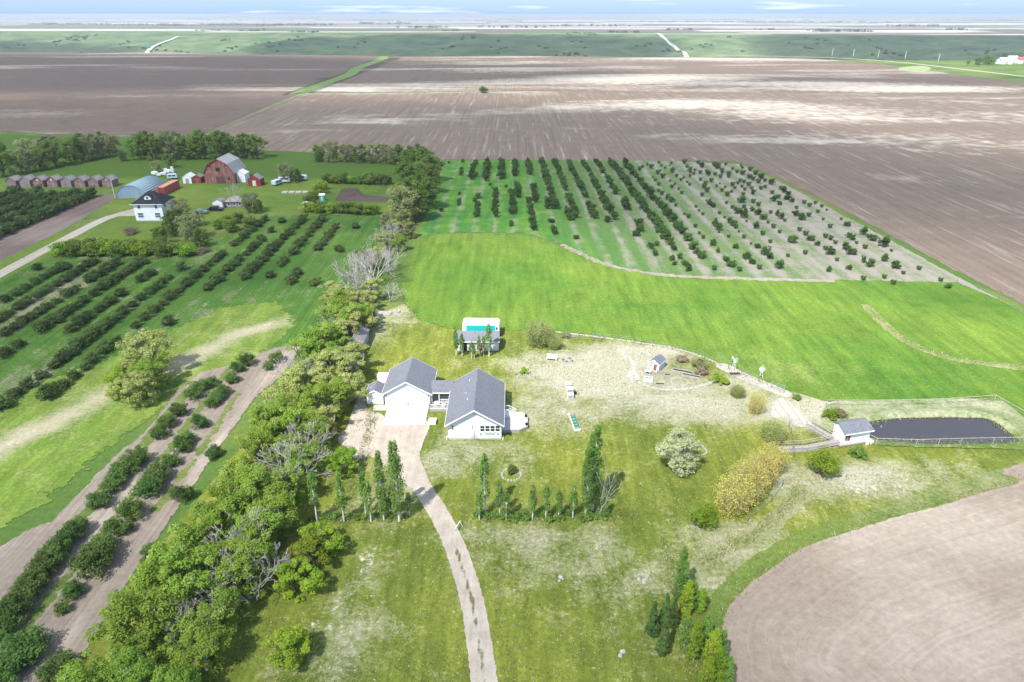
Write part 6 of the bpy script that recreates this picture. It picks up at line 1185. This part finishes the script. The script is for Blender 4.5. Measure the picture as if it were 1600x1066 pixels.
# ------------------------------------------------------------------ the distance
def drape(name, pts, w, mat, lift=1.0):
    P = smooth_poly(np.array(pts, float), 10, False); V = []; F = []
    for i, (x, y) in enumerate(P):
        d = P[min(i + 1, len(P) - 1)] - P[max(i - 1, 0)]; d /= np.linalg.norm(d); n_ = np.array([-d[1], d[0]]) * w / 2
        for k in (-1, 1):
            q = np.array([x, y]) + n_ * k; V.append((q[0], q[1], float(land_z(np.array(q[0]), np.array(q[1] - float(rim(np.array(q[0]))))) + lift)))
        if i: F.append((2*i - 2, 2*i - 1, 2*i + 1, 2*i))
    o = link(name, mesh_np(name, V, np.array(F), [mat], None)); o['kind'] = 'structure'
pale = plain('pale_road', (.55,.52,.48), .95, .05, .1, .05, world=True)
def far_pt(px, py, z): return G(px, py, z)
drape('valley_road', [far_pt(200, 79, -18), far_pt(222, 69, -16), far_pt(245, 60, -8), far_pt(264, 53.5, 0), far_pt(278, 52.5, 0)], 11, pale, 2.2)
drape('valley_road', [far_pt(1092, 82, -18), far_pt(1068, 71, -16), far_pt(1045, 61, -8), far_pt(1026, 53, 0)], 11, pale, 2.2)
# far farm on the right
o = tree('farm_tree', FT[0], G(1538, 101), 'round bright tree beside the distant farm at the right edge', 'tree', None, 1.15); tree('farm_tree', FT[2], G(1527, 102), 'left part of the distant bright tree clump at the right edge', 'tree', None, .9); tree('farm_tree', FT[0], G(1549, 101), 'right part of the distant bright tree clump at the right edge', 'tree', None, 1.0); tree('farm_tree', FT[2], G(1512, 101), 'small distant tree left of the bright clump', 'tree', None, .5)
for xy, w, d, rf, lab in (((1568, 100), 14, 12, 'white', 'white-roofed distant farm building nearest the bright tree'), ((1580, 97), 12, 9, 'white', 'distant white farm house in the middle of the group'), ((1595, 99), 13, 10, 'red_box', 'red-roofed distant farm building at the photo edge')):
    o = empty('far_farm_building', (*G(*xy), 0), math.pi / 2, lab, 'building', 'distant farm'); gable(o, d, w, 4.5, 3.0, M['siding'], M[rf], None, .5, .5); door(o, 'left', -d/2, 0, 2.5, 3, M['grey'], .05, 0, False)
# tree bluffs, belts and yards scattered over the far plain: one mass
r = np.random.RandomState(77); C = []; R = []
def belt(x0, x1, y, n, size, jy):
    for _ in range(n):
        x = r.uniform(x0, x1); yy = y + r.normal() * jy; s = size * r.uniform(.5, 1.3); zb = float(land_z(np.array(x), np.array(yy - float(rim(np.array(x)))))) + (-6 if yy > 4500 else -2)
        C.append((x, yy, zb + s * .5)); R.append((s * 1.5, s * 1.2, s * .75))
for px0, px1, py, n, sz in ((105,140,52,22,6),(950,1000,50.5,14,6),(1278,1350,49,50,8),(885,935,53,10,5),(1180,1210,46,10,6),(40,180,37,60,10),(180,380,38,80,11),(400,520,39,50,11),(560,640,36,50,13),(600,820,33,60,13),(1000,1200,34,70,12),(1200,1400,34,80,13),(1480,1500,46,12,7),(300,420,48,12,6),(460,500,50,14,6),(690,720,48.5,10,5),(1040,1080,46,12,6),(1100,1600,31,90,15),(0,800,31,90,15),(850,1000,40,30,9),(620,700,43,26,9),(1380,1470,40,26,9),(740,850,42,20,8)):
    a = G(px0, py); b2 = G(px1, py); belt(a[0], b2[0], a[1], n, sz, a[1] * .012)
for _ in range(90):    # brush in the valley draws
    x = r.uniform(-1600, 1500); s = r.uniform(350, 1250); y = s + float(rim(np.array(x)))
    for k in range(r.randint(1, 5)): xx = x + r.normal() * 14; yy = y + r.normal() * 22; C.append((xx, yy, float(land_z(np.array(xx), np.array(yy - float(rim(np.array(xx)))))) + 1.5)); R.append((5.5, 5.5, 2.6))
V, F, T = leaves(C, R, 26, 4.5, r, .5, .8); o = link('far_tree_belts', mesh_np('far_tree_belts', V, F, [leaf('far_tree_leaves', (.03,.06,.025), (.06,.095,.04), None, .2, 0)], {'tint': T})); tag(o, 'dark tree belts and brush scattered over the distant plain', 'trees', None, 'stuff')
